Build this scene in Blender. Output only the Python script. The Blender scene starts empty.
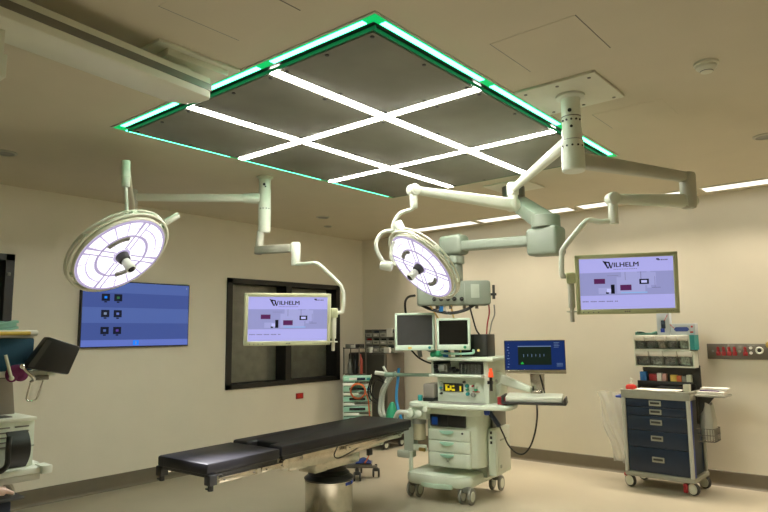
import bpy, bmesh, math, random
from mathutils import Vector, Matrix, Euler
random.seed(7)
C = bpy.context.scene.collection
PI = math.pi
V = Vector

# ------------------------------------------------------------------ materials
MATS = {}
def mat(name, col, rough=.5, metal=0., var=.06, scale=9., bump=0., emit=0., ecol=None, trans=0., coat=0., spec=.5, alpha=1.):
    if name in MATS: return MATS[name]
    m = bpy.data.materials.new(name); m.use_nodes = True
    nt = m.node_tree; b = nt.nodes['Principled BSDF']
    b.inputs['Roughness'].default_value = rough
    b.inputs['Metallic'].default_value = metal
    b.inputs['Specular IOR Level'].default_value = spec
    b.inputs['Transmission Weight'].default_value = trans
    b.inputs['Coat Weight'].default_value = coat
    b.inputs['Alpha'].default_value = alpha
    tc = nt.nodes.new('ShaderNodeTexCoord')
    nz = nt.nodes.new('ShaderNodeTexNoise'); nz.inputs['Scale'].default_value = scale; nz.inputs['Detail'].default_value = 4
    nt.links.new(tc.outputs['Object'], nz.inputs['Vector'])
    rp = nt.nodes.new('ShaderNodeValToRGB')
    lo = [max(0, c*(1-var)) for c in col]; hi = [min(1, c*(1+var)) for c in col]
    rp.color_ramp.elements[0].color = (*lo, 1); rp.color_ramp.elements[0].position = .3
    rp.color_ramp.elements[1].color = (*hi, 1); rp.color_ramp.elements[1].position = .7
    nt.links.new(nz.outputs['Fac'], rp.inputs['Fac'])
    nt.links.new(rp.outputs['Color'], b.inputs['Base Color'])
    if bump:
        bp = nt.nodes.new('ShaderNodeBump'); bp.inputs['Strength'].default_value = bump; bp.inputs['Distance'].default_value = .002
        n2 = nt.nodes.new('ShaderNodeTexNoise'); n2.inputs['Scale'].default_value = scale*12
        nt.links.new(tc.outputs['Object'], n2.inputs['Vector'])
        nt.links.new(n2.outputs['Fac'], bp.inputs['Height']); nt.links.new(bp.outputs['Normal'], b.inputs['Normal'])
    if emit:
        b.inputs['Emission Color'].default_value = (*(ecol or col), 1)
        b.inputs['Emission Strength'].default_value = emit
    MATS[name] = m
    return m

M_wall = mat('wall_paint', (.77, .72, .595), .6, var=.02, scale=3, bump=.05)
M_ceil = mat('ceiling_paint', (.62, .56, .425), .7, var=.02, scale=3)
M_base = mat('baseboard_vinyl', (.17, .145, .10), .45, var=.05)
M_white = mat('white_enamel', (.74, .77, .66), .35, var=.02)
M_cream = mat('cream_enamel', (.70, .70, .57), .38, var=.02)
M_dull = mat('dull_grey_enamel', (.47, .46, .38), .45, var=.03)
M_pend = mat('grey_green_enamel', (.235, .27, .215), .42, var=.03)
M_mach = mat('machine_plastic', (.74, .81, .68), .42, var=.03)
M_mach2 = mat('machine_grey_plastic', (.42, .46, .38), .5, var=.04)  # darker tone of the machine plastic, for trims, seams and inner panels
M_mint = mat('mint_plastic', (.38, .66, .52), .42, var=.04)
M_teal = mat('teal_plastic', (.03, .30, .30), .45)
M_green = mat('green_plastic', (.03, .33, .17), .45)
M_black = mat('black_plastic', (.012, .012, .011), .4)
M_dark = mat('charcoal_plastic', (.035, .034, .03), .5)
M_grey = mat('grey_plastic', (.25, .25, .22), .5)
M_bezel = mat('pale_bezel', (.62, .64, .42), .42, var=.02)
M_leather = mat('black_vinyl_pad', (.011, .0105, .0135), .42, var=.15, scale=5, bump=.06, spec=.4)
M_steel = mat('brushed_steel', (.62, .58, .50), .25, 1., var=.08, scale=20)
M_chrome = mat('chrome', (.8, .78, .74), .12, 1.)
M_dsteel = mat('dark_steel', (.20, .19, .165), .38, .6)
M_navy = mat('navy_enamel', (.006, .018, .045), .35, var=.08)
M_navy2 = mat('bright_blue_plastic', (.01, .04, .33), .4)
M_trim = mat('trolley_grey_trim', (.33, .33, .27), .45)
M_blue = mat('blue_plastic', (.02, .16, .45), .45)
M_red = mat('red_plastic', (.55, .03, .02), .4)
M_dred = mat('dark_red_plastic', (.33, .015, .02), .45)
M_yellow = mat('yellow_paper', (.75, .55, .10), .6)
M_paper = mat('white_paper', (.80, .77, .70), .7, var=.03)
M_rubber = mat('black_rubber', (.02, .02, .02), .7)
M_tube = mat('clear_tube', (.62, .66, .58), .25, trans=.35)
M_blueg = mat('blue_hose', (.03, .25, .55), .4)
M_whitehose = mat('white_hose', (.72, .74, .66), .45)
M_mintcloth = mat('mint_cloth', (.30, .60, .50), .85, bump=.3)
M_gcloth = mat('dark_green_cloth', (.06, .17, .13), .9, bump=.3)
M_magenta = mat('magenta_cloth', (.16, .015, .09), .8, bump=.3)
M_drape = mat('blue_drape', (.015, .075, .135), .8, bump=.2)
M_frame = mat('black_window_frame', (.012, .011, .009), .45)
M_blind = mat('grey_blind', (.42, .42, .35), .6)
M_orange = mat('orange_cable', (.7, .16, .05), .45)
M_brass = mat('brass', (.65, .45, .15), .3, 1.)
M_bin = mat('clear_bin', (.75, .77, .72), .12, trans=.92)
M_cont = mat('bin_contents', (.32, .36, .32), .7, var=.7, scale=60)
M_panel = mat('service_panel_grey', (.16, .14, .11), .4, .3)
M_cab = mat('cabinet_dark', (.06, .058, .046), .5)
M_cab2 = mat('cabinet_brown', (.12, .10, .075), .5)
M_amber = mat('jar_amber', (.60, .56, .38), .25, trans=.3)
M_skin = mat('handpiece_pink', (.75, .52, .42), .4)
M_lens = mat('lens_glass', (.02, .02, .025), .08)
M_screen_off = mat('screen_off', (.055, .055, .055), .18)
M_screen_blk = mat('screen_black', (.006, .006, .005), .15)

def emis(name, col, s):
    return mat(name, tuple(min(.8, c)*.12 for c in col), .45, var=.01, emit=s, ecol=col, spec=.15)
E_bar = emis('white_light', (1.0, .97, .88), 47)
E_barside = emis('white_light_diffuser', (1.0, .94, .86), 6)
E_wall = emis('linear_light', (1.0, .94, .81), 1.6)
E_gcore = emis('green_led_core', (.10, 1.0, .52), 9)
E_gchan = emis('green_led_channel', (.0, .62, .14), .9)
E_gedge = emis('green_reflection_edge', (.02, .40, .12), .16)
E_lcell = emis('lamp_cell', (.97, .93, 1.0), 1.3)
E_lsep = emis('lamp_divider', (.55, .47, .72), .75)
E_lbase = emis('lamp_backplate', (.62, .54, .80), .85)
E_s_lt = emis('screen_pale', (.46, .45, .90), .88)
E_s_md = emis('screen_photo', (.36, .37, .70), .78)
E_s_hi = emis('screen_photo_light', (.42, .43, .78), .82)
E_s_wh = emis('screen_white', (.55, .56, .95), .95)
E_s_cy = emis('screen_cyan', (.30, .55, .95), .8)
E_s_pk = emis('screen_magenta', (.13, .025, .12), .7)
E_s_tx = emis('screen_text', (.012, .012, .022), .5)
E_s_gy = emis('screen_grey_text', (.16, .15, .30), .8)
E_tv1 = emis('tv_blue_dark', (.055, .090, .30), .95)
E_tv2 = emis('tv_blue_mid', (.080, .130, .38), .95)
E_tv3 = emis('tv_blue_bar', (.120, .175, .55), .95)
E_tv4 = emis('tv_bright_blue', (.01, .22, .95), .95)
E_tvi = emis('tv_icon_dark', (.010, .014, .035), .6)
E_tvg = emis('tv_icon_green', (.03, .15, .06), .9)
E_tvw = emis('tv_icon_pale', (.25, .32, .5), .8)
E_tvp = emis('tv_icon_violet', (.10, .05, .35), .9)
E_pcb = emis('desktop_blue', (.008, .028, .14), .75)
E_pck = emis('desktop_window', (.010, .022, .014), .6)
E_pcg = emis('desktop_green', (.02, .45, .06), .9)
E_pcw = emis('desktop_mark', (.16, .24, .40), .8)
E_yel = emis('display_yellow', (.80, .62, .02), .9)
E_redl = emis('red_indicator', (.95, .10, .03), 1.1)
E_blul = emis('display_blue', (.01, .045, .16), .6)
E_amb = emis('amber_indicator', (.95, .75, .25), .9)

# ------------------------------------------------------------------ mesh builder
class MB:
    def __init__(s): s.bm = bmesh.new(); s.mi = 0
    def _fin(s, verts, M=None):
        fs = set()
        for v in verts:
            if M is not None: v.co = M @ v.co
            fs.update(v.link_faces)
        for f in fs: f.material_index = s.mi
        return s
    def m(s, i): s.mi = i; return s
    def box(s, c, d, bev=0., rot=None, seg=2, taper=None):
        tb = bmesh.new(); bmesh.ops.create_cube(tb, size=1)
        for v in tb.verts:
            k = 1
            if taper and v.co.z < 0: k = taper
            v.co = V((v.co.x*d[0]*k, v.co.y*d[1]*k, v.co.z*d[2]))
        if bev: bmesh.ops.bevel(tb, geom=tb.edges[:], offset=min(bev, min(d)*.49), segments=seg, affect='EDGES', profile=.5)
        R = Matrix.Identity(4)
        if rot is not None: R = rot.to_4x4() if isinstance(rot, Matrix) else Euler(rot).to_matrix().to_4x4()
        s._merge(tb, Matrix.Translation(c) @ R); return s
    def bx(s, x0, x1, y0, y1, z0, z1, bev=0., **k):
        return s.box(((x0+x1)/2, (y0+y1)/2, (z0+z1)/2), (abs(x1-x0), abs(y1-y0), abs(z1-z0)), bev, **k)
    def _merge(s, tb, M=None):
        mp = {}
        for v in tb.verts: mp[v] = s.bm.verts.new(M @ v.co if M is not None else v.co)
        for f in tb.faces:
            try: nf = s.bm.faces.new([mp[v] for v in f.verts]); nf.material_index = s.mi
            except ValueError: pass
        tb.free()
    def lathe(s, prof, o=(0, 0, 0), axis=(0, 0, 1), n=28, cap=True):
        q = V((0, 0, 1)).rotation_difference(V(axis).normalized()).to_matrix().to_4x4(); M = Matrix.Translation(o) @ q
        rings = []
        for r, h in prof:
            rings.append([s.bm.verts.new(M @ V((r*math.cos(2*PI*i/n), r*math.sin(2*PI*i/n), h))) for i in range(n)])
        for a, b in zip(rings, rings[1:]):
            for i in range(n):
                f = s.bm.faces.new((a[i], a[(i+1) % n], b[(i+1) % n], b[i])); f.material_index = s.mi
        if cap:
            f = s.bm.faces.new(rings[0][::-1]); f.material_index = s.mi
            f = s.bm.faces.new(rings[-1]); f.material_index = s.mi
        return s
    def cyl(s, p0, p1, r0, r1=None, n=20, bev=0.):
        r1 = r0 if r1 is None else r1
        a = V(p1)-V(p0); L = a.length
        pr = [(r0, 0), (r1, L)]
        if bev: pr = [(r0-bev, 0), (r0-.3*bev, .3*bev), (r0, bev), (r1, L-bev), (r1-.3*bev, L-.3*bev), (r1-bev, L)]
        return s.lathe(pr, p0, a, n)
    def ring(s, R, r, o=(0, 0, 0), axis=(0, 0, 1), n=40, k=10, a0=0, a1=2*PI):
        q = V((0, 0, 1)).rotation_difference(V(axis).normalized()).to_matrix().to_4x4(); M = Matrix.Translation(o) @ q
        full = abs(a1-a0-2*PI) < 1e-4
        pts = [M @ V((R*math.cos(a0+(a1-a0)*i/n), R*math.sin(a0+(a1-a0)*i/n), 0)) for i in range(n if full else n+1)]
        return s.tube(pts, r, k, closed=full, sm=0)
    def tube(s, pts, r, k=8, closed=False, sm=6, rib=0.):
        pts = [V(p) for p in pts]
        if sm and len(pts) > 2:
            q = []
            P = [pts[0]*2-pts[1]] + pts + [pts[-1]*2-pts[-2]]
            for i in range(1, len(P)-2):
                a, b, c, d = P[i-1], P[i], P[i+1], P[i+2]
                for j in range(sm):
                    t = j/sm
                    q.append(.5*((2*b)+(c-a)*t+(2*a-5*b+4*c-d)*t*t+(3*b-a-3*c+d)*t**3))
            q.append(pts[-1]); pts = q
        n = len(pts)
        def tan(i):
            if closed: return (pts[(i+1) % n]-pts[i-1]).normalized()
            return (pts[min(i+1, n-1)]-pts[max(i-1, 0)]).normalized()
        t0 = tan(0); u = t0.orthogonal().normalized(); rings = []
        for i in range(n):
            t = tan(i); u = (u-t*u.dot(t)).normalized(); w = t.cross(u)
            rr = (r[min(i, len(r)-1)] if isinstance(r, list) else r)*(1+(rib if i % 2 else 0))
            rings.append([s.bm.verts.new(pts[i]+rr*(u*math.cos(2*PI*j/k)+w*math.sin(2*PI*j/k))) for j in range(k)])
        prs = list(zip(rings, rings[1:]))
        if closed: prs.append((rings[-1], rings[0]))
        for a, b in prs:
            for j in range(k):
                f = s.bm.faces.new((a[j], a[(j+1) % k], b[(j+1) % k], b[j])); f.material_index = s.mi
        if not closed:
            f = s.bm.faces.new(rings[0][::-1]); f.material_index = s.mi
            f = s.bm.faces.new(rings[-1]); f.material_index = s.mi
        return s
    def prism(s, poly, h0, h1, M=None, bev=0.):
        tb = bmesh.new()
        a = [tb.verts.new((x, y, h0)) for x, y in poly]; b = [tb.verts.new((x, y, h1)) for x, y in poly]
        n = len(poly); tb.faces.new(a[::-1]); tb.faces.new(b)
        for i in range(n): tb.faces.new((a[i], a[(i+1) % n], b[(i+1) % n], b[i]))
        bmesh.ops.recalc_face_normals(tb, faces=tb.faces[:])
        if bev: bmesh.ops.bevel(tb, geom=tb.edges[:], offset=bev, segments=2, affect='EDGES', profile=.5)
        s._merge(tb, M); return s
    def ball(s, c, r, sc=(1, 1, 1), n=16):
        tb = bmesh.new(); bmesh.ops.create_uvsphere(tb, u_segments=n, v_segments=n//2+2, radius=r)
        s._merge(tb, Matrix.Translation(c) @ Matrix.Diagonal((*sc, 1))); return s
    def quad(s, a, b, c, d):
        f = s.bm.faces.new([s.bm.verts.new(V(p)) for p in (a, b, c, d)]); f.material_index = s.mi; return s
    def sheet(s, f, nu, nv, th=0.):
        g = [[s.bm.verts.new(V(f(i/nu, j/nv))) for j in range(nv+1)] for i in range(nu+1)]
        fs = []
        for i in range(nu):
            for j in range(nv):
                q = s.bm.faces.new((g[i][j], g[i+1][j], g[i+1][j+1], g[i][j+1])); q.material_index = s.mi; fs.append(q)
        if th:
            bmesh.ops.recalc_face_normals(s.bm, faces=fs)
            bmesh.ops.solidify(s.bm, geom=fs, thickness=th)
        return s
    def text(s, body, size, M, ext=.0004, sx=1., bold=0.):
        c = bpy.data.curves.new('lettering', 'FONT'); c.body = body; c.size = size; c.extrude = ext; c.align_x = 'CENTER'; c.align_y = 'CENTER'; c.offset = bold
        o = bpy.data.objects.new('lettering', c); C.objects.link(o)
        dg = bpy.context.evaluated_depsgraph_get(); me = bpy.data.meshes.new_from_object(o.evaluated_get(dg))
        tb = bmesh.new(); tb.from_mesh(me)
        s._merge(tb, M @ Matrix.Diagonal((sx, 1, 1, 1)))
        bpy.data.objects.remove(o); bpy.data.curves.remove(c); bpy.data.meshes.remove(me)
        return s

ROOTM = {}
def thing(name, label, cat, loc=(0, 0, 0), rz=0., group=None, rot=None):
    o = bpy.data.objects.new(name, None); C.objects.link(o); o.empty_display_size = .1
    R = rot.to_4x4() if rot is not None else Matrix.Rotation(rz, 4, 'Z')
    o.location = loc; o.rotation_euler = R.to_euler()
    ROOTM[o] = Matrix.Translation(loc) @ R
    o['label'] = label; o['category'] = cat
    if group: o['group'] = group
    return o
def root_of(o):
    while o.parent: o = o.parent
    return o
def part(name, mb, m, parent=None, local=False, flat=False, label=None, kind=None):
    me = bpy.data.meshes.new(name); bmesh.ops.recalc_face_normals(mb.bm, faces=mb.bm.faces[:])
    if parent is not None and not local:
        r = root_of(parent)
        if r in ROOTM: mb.bm.transform(ROOTM[r].inverted())
    mb.bm.to_mesh(me); mb.bm.free()
    for x in (m if isinstance(m, (list, tuple)) else [m]): me.materials.append(x)
    if not flat:
        for p in me.polygons: p.use_smooth = True
        me.set_sharp_from_angle(angle=math.radians(35))
    o = bpy.data.objects.new(name, me); C.objects.link(o)
    if parent is not None: o.parent = parent
    if label: o['label'] = label
    if kind: o['kind'] = kind
    return o
def solo(name, mb, m, label, cat, group=None, flat=False, org=None):
    """a thing that is one mesh; its origin sits at its base"""
    if org is None:
        xs = [v.co for v in mb.bm.verts]; lo = V([min(v[i] for v in xs) for i in range(3)]); hi = V([max(v[i] for v in xs) for i in range(3)])
        org = V(((lo.x+hi.x)/2, (lo.y+hi.y)/2, lo.z))
    mb.bm.transform(Matrix.Translation(-V(org)))
    o = part(name, mb, m, flat=flat); o.location = org
    o['label'] = label; o['category'] = cat
    if group: o['group'] = group
    return o
def struct(name, mb, m, flat=True):
    o = part(name, mb, m, flat=flat); o['kind'] = 'structure'; return o
def copy_tree(o, parent=None):
    c = o.copy(); C.objects.link(c)
    if parent is not None: c.parent = parent
    for ch in [k for k in bpy.data.objects if k.parent == o]: copy_tree(ch, c)
    return c

# ------------------------------------------------------------------ the room
XL, XR, YB, YF, H = -6.45, 1.5, 7.25, -1.6, 3.0
struct('floor', MB().bx(XL-.3, XR+.1, YF-.1, YB+.1, -.1, 0), mat('floor_vinyl', (.45, .405, .305), .38, var=.05, scale=1.6, bump=.04))
struct('ceiling', MB().bx(XL-.3, XR+.1, YF-.1, YB+.1, H, H+.1), M_ceil)
struct('wall_back', MB().bx(XL-.3, XR+.1, YB, YB+.1, 0, H), M_wall)
struct('wall_right', MB().bx(XR, XR+.1, YF, YB, 0, H), M_wall)
struct('wall_front', MB().bx(XL-.3, XR, YF-.1, YF, 0, H), M_wall)
WZ0, WZ1 = .905, 2.275
WIN = [(4.725, 6.72, 2.275), (.35, 2.30, 2.345)]
w = MB()
w.bx(XL-.3, XL, YF, YB, 0, WZ0); w.bx(XL-.3, XL, 2.30, YB, WZ1, H); w.bx(XL-.3, XL, YF, 2.30, 2.345, H); w.bx(XL-.3, XL, YF, .35, WZ1, 2.345)
ys = [YF] + [a for p in sorted(WIN) for a in p[:2]] + [YB]
for a, b in zip(ys[::2], ys[1::2]): w.bx(XL-.3, XL, a, b, WZ0, WZ1)

struct('wall_left', w, M_wall)
prof = [(0, 0), (.030, 0), (.020, .006), (.013, .016), (.010, .03), (.010, .148), (.004, .152), (0, .152)]
def skirting(name, o, d, nrm, L):
    n, dd = V(nrm), V(d)
    mb = MB(); A = [mb.bm.verts.new(V(o)+n*x+V((0, 0, z))) for x, z in prof]; B = [mb.bm.verts.new(V(o)+dd*L+n*x+V((0, 0, z))) for x, z in prof]
    for i in range(len(prof)): mb.bm.faces.new((A[i], A[(i+1) % len(prof)], B[(i+1) % len(prof)], B[i]))
    mb.bm.faces.new(A); mb.bm.faces.new(B[::-1])
    struct(name, mb, M_base)
skirting('baseboard_left', (XL, YF, 0), (0, 1, 0), (1, 0, 0), YB-YF)
skirting('baseboard_back', (XL, YB, 0), (1, 0, 0), (0, -1, 0), XR-XL)
skirting('baseboard_right', (XR, YF, 0), (0, 1, 0), (-1, 0, 0), YB-YF)
skirting('baseboard_front', (XL, YF, 0), (1, 0, 0), (0, 1, 0), XR-XL)
for k, (y0, y1, WZ1) in enumerate(WIN):
    f = MB(); t = .075; x0, x1 = XL-.19, XL+.025
    f.bx(x0, x1, y0, y0+t, WZ0, WZ1); f.bx(x0, x1, y1-t, y1, WZ0, WZ1)
    f.bx(x0, x1, y0, y1, WZ0, WZ0+t*.8); f.bx(x0, x1, y0, y1, WZ1-t*.8, WZ1)
    ym = y0+(y1-y0)*.505
    f.bx(x0, x1-.01, ym-.05, ym+.05, WZ0, WZ1)
    fo = struct('window_%d' % (k+1), f, M_frame)
    for a, b in ((y0+t, ym-.05), (ym+.05, y1-t)):
        p = part('pane', MB().bx(XL-.185, XL-.178, a, b, WZ0+.05, WZ1-.05), mat('window_glass', (.9, .9, .88), .04, trans=1., spec=.5), fo)
        part('blind', MB().bx(XL-.26, XL-.20, a-.04, b+.04, WZ0+.02, WZ1-.02), M_blind, fo)
    if k == 1: part('handle', MB().bx(XL+.025, XL+.04, y1-.06, y1-.035, 2.14, 2.17, .003), M_grey, fo)

# ------------------------------------------------------------------ ceiling light array
AX0, AX1, AY0, AY1 = -4.09, -1.72, 2.03, 5.085
la = thing('ceiling_light_array', 'large square grey ceiling panel crossed by white light bars with a green lit border', 'ceiling light', ((AX0+AX1)/2, (AY0+AY1)/2, H))
f = MB()
for a, b, c, d in ((AX0-.012, AX1+.012, AY0-.012, AY0), (AX0-.012, AX1+.012, AY1, AY1+.012), (AX0-.012, AX0, AY0, AY1), (AX1, AX1+.012, AY0, AY1)):
    f.bx(a, b, c, d, H-.006, H)
part('rim', f, M_dull, la)
GW = .085
gx = [AX0+GW, AX0+(AX1-AX0)/3, AX0+2*(AX1-AX0)/3, AX1-GW]
gy = [AY0+GW, AY0+(AY1-AY0)/3, AY0+2*(AY1-AY0)/3, AY1-GW]
for a, b, c, d in ((AX0, AX1, AY0, AY0+.05), (AX0, AX1, AY1-.05, AY1), (AX0, AX0+.05, AY0+.05, AY1-.05), (AX1-.05, AX1, AY0+.05, AY1-.05)):
    part('green_channel', MB().bx(a, b, c, d, H-.008, H-.002), E_gchan, la, label='glowing green border channel')
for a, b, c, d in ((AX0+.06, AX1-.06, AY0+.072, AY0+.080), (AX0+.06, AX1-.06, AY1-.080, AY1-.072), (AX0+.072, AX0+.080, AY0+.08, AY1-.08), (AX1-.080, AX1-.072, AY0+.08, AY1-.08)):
    part('inner_edge', MB().bx(a, b, c, d, H-.03, H-.012), E_gedge, la)  # emits faintly to stand in for the green reflection along this edge
ex = [AX0+.03, gx[1], gx[2], AX1-.03]; ey = [AY0+.03, gy[1], gy[2], AY1-.03]
for i in range(3):
    g = .055
    for yy in (AY0+.025, AY1-.025):
        part('green_led_strip', MB().bx(ex[i]+g, ex[i+1]-g, yy-.016, yy+.016, H-.011, H-.007), E_gcore, la, label='bright green strip light')
    for xx in (AX0+.025, AX1-.025):
        part('green_led_strip', MB().bx(xx-.016, xx+.016, ey[i]+g, ey[i+1]-g, H-.011, H-.007), E_gcore, la, label='bright green strip light')
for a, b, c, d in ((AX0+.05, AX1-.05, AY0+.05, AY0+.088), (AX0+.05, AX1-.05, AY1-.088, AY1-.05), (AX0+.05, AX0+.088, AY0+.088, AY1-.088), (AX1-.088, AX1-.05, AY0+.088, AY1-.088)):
    part('shadow_gap_strip', MB().bx(a, b, c, d, H-.007, H-.001), M_black, la)  # black strip put in as the shade of the gap beside the channel
M_perf = mat('perforated_grey_metal', (.215, .215, .175), .6, .0, var=.14, scale=2.2)
nt = M_perf.node_tree; vo = nt.nodes.new('ShaderNodeTexVoronoi'); vo.inputs['Scale'].default_value = 160
bp = nt.nodes.new('ShaderNodeBump'); bp.inputs['Strength'].default_value = .15; bp.inputs['Distance'].default_value = .001
nt.links.new(vo.outputs['Distance'], bp.inputs['Height']); nt.links.new(bp.outputs['Normal'], nt.nodes['Principled BSDF'].inputs['Normal'])
for i in range(3):
    for j in range(3):
        x0, x1, y0, y1 = gx[i]+.004, gx[i+1]-.004, gy[j]+.004, gy[j+1]-.004
        if i: x0 += .033
        if i < 2: x1 -= .033
        if j: y0 += .033
        if j < 2: y1 -= .033
        p = part('diffuser_panel', MB().bx(x0, x1, y0, y1, H-.032, H-.004, .003), M_perf, la)
        sc = MB()
        for a in (x0+.03, (x0+x1)/2, x1-.03):
            for b in (y0+.03, (y0+y1)/2, y1-.03):
                if (a, b) != ((x0+x1)/2, (y0+y1)/2): sc.cyl((a, b, H-.036), (a, b, H-.032), .011, n=10)
        part('screw', sc, M_black, p)
for k in (1, 2):
    part('light_bar', MB().bx(gx[k]-.025, gx[k]+.025, gy[0]-.004, gy[3]+.004, H-.033, H-.008), E_bar, la)
    for j in range(3):
        a = gx[0]-.004 if j == 0 else gx[j]+.026; b = gx[3]+.004 if j == 2 else gx[j+1]-.026
        part('light_bar', MB().bx(a, b, gy[k]-.025, gy[k]+.025, H-.033, H-.008), E_bar, la)
# linear ceiling lights near the back wall
def lin(x0, x1, label):
    t = thing('linear_ceiling_light', label, 'ceiling light', ((x0+x1)/2, 6.97, H), group='linear lights along the back wall')
    f = MB(); y0, y1 = 6.855, 7.085
    f.bx(x0, x1, y0-.012, y0, H-.010, H); f.bx(x0, x1, y1, y1+.012, H-.010, H); f.bx(x0-.012, x0, y0-.012, y1+.012, H-.010, H); f.bx(x1, x1+.012, y0-.012, y1+.012, H-.010, H)
    part('frame', f, M_cream, t)
    part('diffuser', MB().bx(x0, x1, y0, y1, H-.006, H-.001), E_wall, t)
    li = bpy.data.lights.new('linear_beam', 'AREA'); li.shape = 'RECTANGLE'; li.size = x1-x0; li.size_y = y1-y0; li.energy = 20*(x1-x0)/1.24; li.spread = math.radians(80); li.color = (1.0, .86, .69)
    lo = bpy.data.objects.new('linear_beam', li); C.objects.link(lo); lo.location = ((x0+x1)/2, (y0+y1)/2, H-.012); lo.rotation_euler = (math.radians(-9), 0, 0)
lin(-5.48, -4.235, 'first linear ceiling light from the corner, behind the smaller surgical lamp')
lin(-4.15, -2.92, 'second linear ceiling light from the corner, crossed by the grey pendant beam')
lin(-2.81, -1.60, 'third linear ceiling light from the corner, behind the green lit monitor arm')
lin(-1.50, -.26, 'fourth linear ceiling light from the corner, above the red socket wall panel')
lin(-.17, 1.07, 'unseen linear ceiling light added beyond the right edge of the view')  # unseen segment added to carry the row's light further right
# ceiling details
def disc(x, y, r, label, name='recessed_downlight', cat='downlight'):
    t = thing(name, label, cat, (x, y, H), group='unlit ceiling downlights')
    part('trim', MB().lathe([(r, 0), (r, -.006), (r*.8, -.012), (r*.78, -.004), (r*.78, 0)], (x, y, H), n=28), M_dull, t)
    part('lens', MB().cyl((x, y, H-.006), (x, y, H-.001), r*.77), M_grey, t)
disc(-.70, 5.32, .085, 'unlit round downlight at the right edge of the ceiling')
disc(-5.30, 1.78, .085, 'unlit round downlight at the left edge, above the window edge')
disc(-5.436, 5.387, .085, 'unlit round downlight in front of the black framed window')
disc(-5.86, 5.9, .055, 'small unlit round downlight nearest the room corner')
sd = thing('smoke_detector', 'round cream smoke detector on the bare ceiling at right', 'smoke detector', (-.72, 3.611, H))
part('base', MB().lathe([(.062, 0), (.062, -.012), (.055, -.016)], (-.72, 3.611, H)), M_cream, sd)
part('sensor', MB().lathe([(.054, -.014), (.052, -.03), (.036, -.042), (.030, -.052), (.005, -.054)], (-.72, 3.611, H)), M_cream, sd)
part('vent', MB().lathe([(.033, -.041), (.033, -.048), (.030, -.051)], (-.72, 3.611, H)), M_black, sd)
def hatch(x0, x1, y0, y1, label, far=True):
    t = thing('ceiling_hatch', label, 'ceiling hatch', ((x0+x1)/2, (y0+y1)/2, H), group='ceiling hatches')
    part('frame', MB().bx(x0-.004, x0, y0, y1, H-.002, H), M_grey, t)
    if far: part('frame', MB().bx(x1, x1+.004, y0, y1, H-.002, H), M_dsteel, t)
    part('door', MB().bx(x0, x1, y0, y1, H-.0015, H), M_ceil, t)
hatch(-1.487, -1.048, 2.645, 3.085, 'flush ceiling hatch beside the right boom mounting plate')
hatch(-2.397, -1.963, 1.37, 1.80, 'flush ceiling hatch in front of the near corner of the light array')
hatch(-1.497, -1.06, 4.0, 4.37, 'flush ceiling hatch behind the right boom column', False)

# ------------------------------------------------------------------ ceiling booms
def rings(mb, c, r, zs):
    for z in zs: mb.cyl((c[0], c[1], z-.003), (c[0], c[1], z+.003), r+.0015, n=32)
def dots(mb, c, r, z, toward, n=5, rad=.006):
    a0 = math.atan2(toward[1]-c[1], toward[0]-c[0])
    for i in range(n):
        a = a0+(i-(n-1)/2)*.5
        d = V((math.cos(a), math.sin(a), 0)); p = V((c[0], c[1], z))+d*r
        mb.cyl(p-d*.004, p+d*.002, rad, n=8)
def limb(mb, p0, p1, w0, h0, w1, h1, bev=.012, up=(0, 0, 1)):
    """box beam from p0 to p1, width/height at both ends"""
    p0, p1 = V(p0), V(p1); d = (p1-p0); L = d.length; d.normalize()
    s = d.cross(V(up)).normalized(); u = s.cross(d)
    tb = bmesh.new(); vs = []
    for p, w_, h_ in ((p0, w0, h0), (p1, w1, h1)):
        for a, b in ((-1, -1), (1, -1), (1, 1), (-1, 1)): vs.append(tb.verts.new(p+s*a*w_/2+u*b*h_/2))
    tb.faces.new(vs[0:4][::-1]); tb.faces.new(vs[4:8])
    for i in range(4): tb.faces.new((vs[i], vs[(i+1) % 4], vs[4+(i+1) % 4], vs[4+i]))
    bmesh.ops.recalc_face_normals(tb, faces=tb.faces[:])
    if bev: bmesh.ops.bevel(tb, geom=tb.edges[:], offset=min(bev, min(w0, h0, w1, h1)*.45), segments=3, affect='EDGES', profile=.5)
    mb._merge(tb); return mb

# right boom
cr = (-1.454, 3.533)
rb = thing('ceiling_boom', 'right ceiling boom on a square plate, its arms carrying a lamp and a monitor', 'ceiling boom', (*cr, H))
part('mounting_plate', MB().bx(-1.70, -1.21, 3.29, 3.775, H-.018, H, .004), M_cream, rb)
sc = MB()
for a in (-1.65, -1.45, -1.26):
    for b in (3.34, 3.73): sc.cyl((a, b, H-.022), (a, b, H-.017), .010, n=10)
part('bolt', sc, M_dsteel, rb)
pm = MB().lathe([(.085, 2.982), (.085, 2.966), (.060, 2.958), (.056, 2.95), (.056, 2.775), (.060, 2.772), (.060, 2.70), (.064, 2.698), (.068, 2.60), (.068, 2.52), (.062, 2.512)][::-1], (*cr, 0), n=36)
pole = part('pole', pm, M_white, rb)
dm = MB(); dots(dm, cr, .0585, 2.82, (0, 0), 5, .0065); dots(dm, cr, .066, 2.66, (0, 0), 5, .0065); dots(dm, cr, .057, 2.875, (-.5, 0), 1, .012); dots(dm, cr, .060, 2.775, (-.1, 0), 1, .009)
part('screw', dm, M_black, pole)
rg = MB(); rings(rg, cr, .060, (2.70, )); rings(rg, cr, .0565, (2.845,)); part('joint_ring', rg, M_dsteel, pole)
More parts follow.
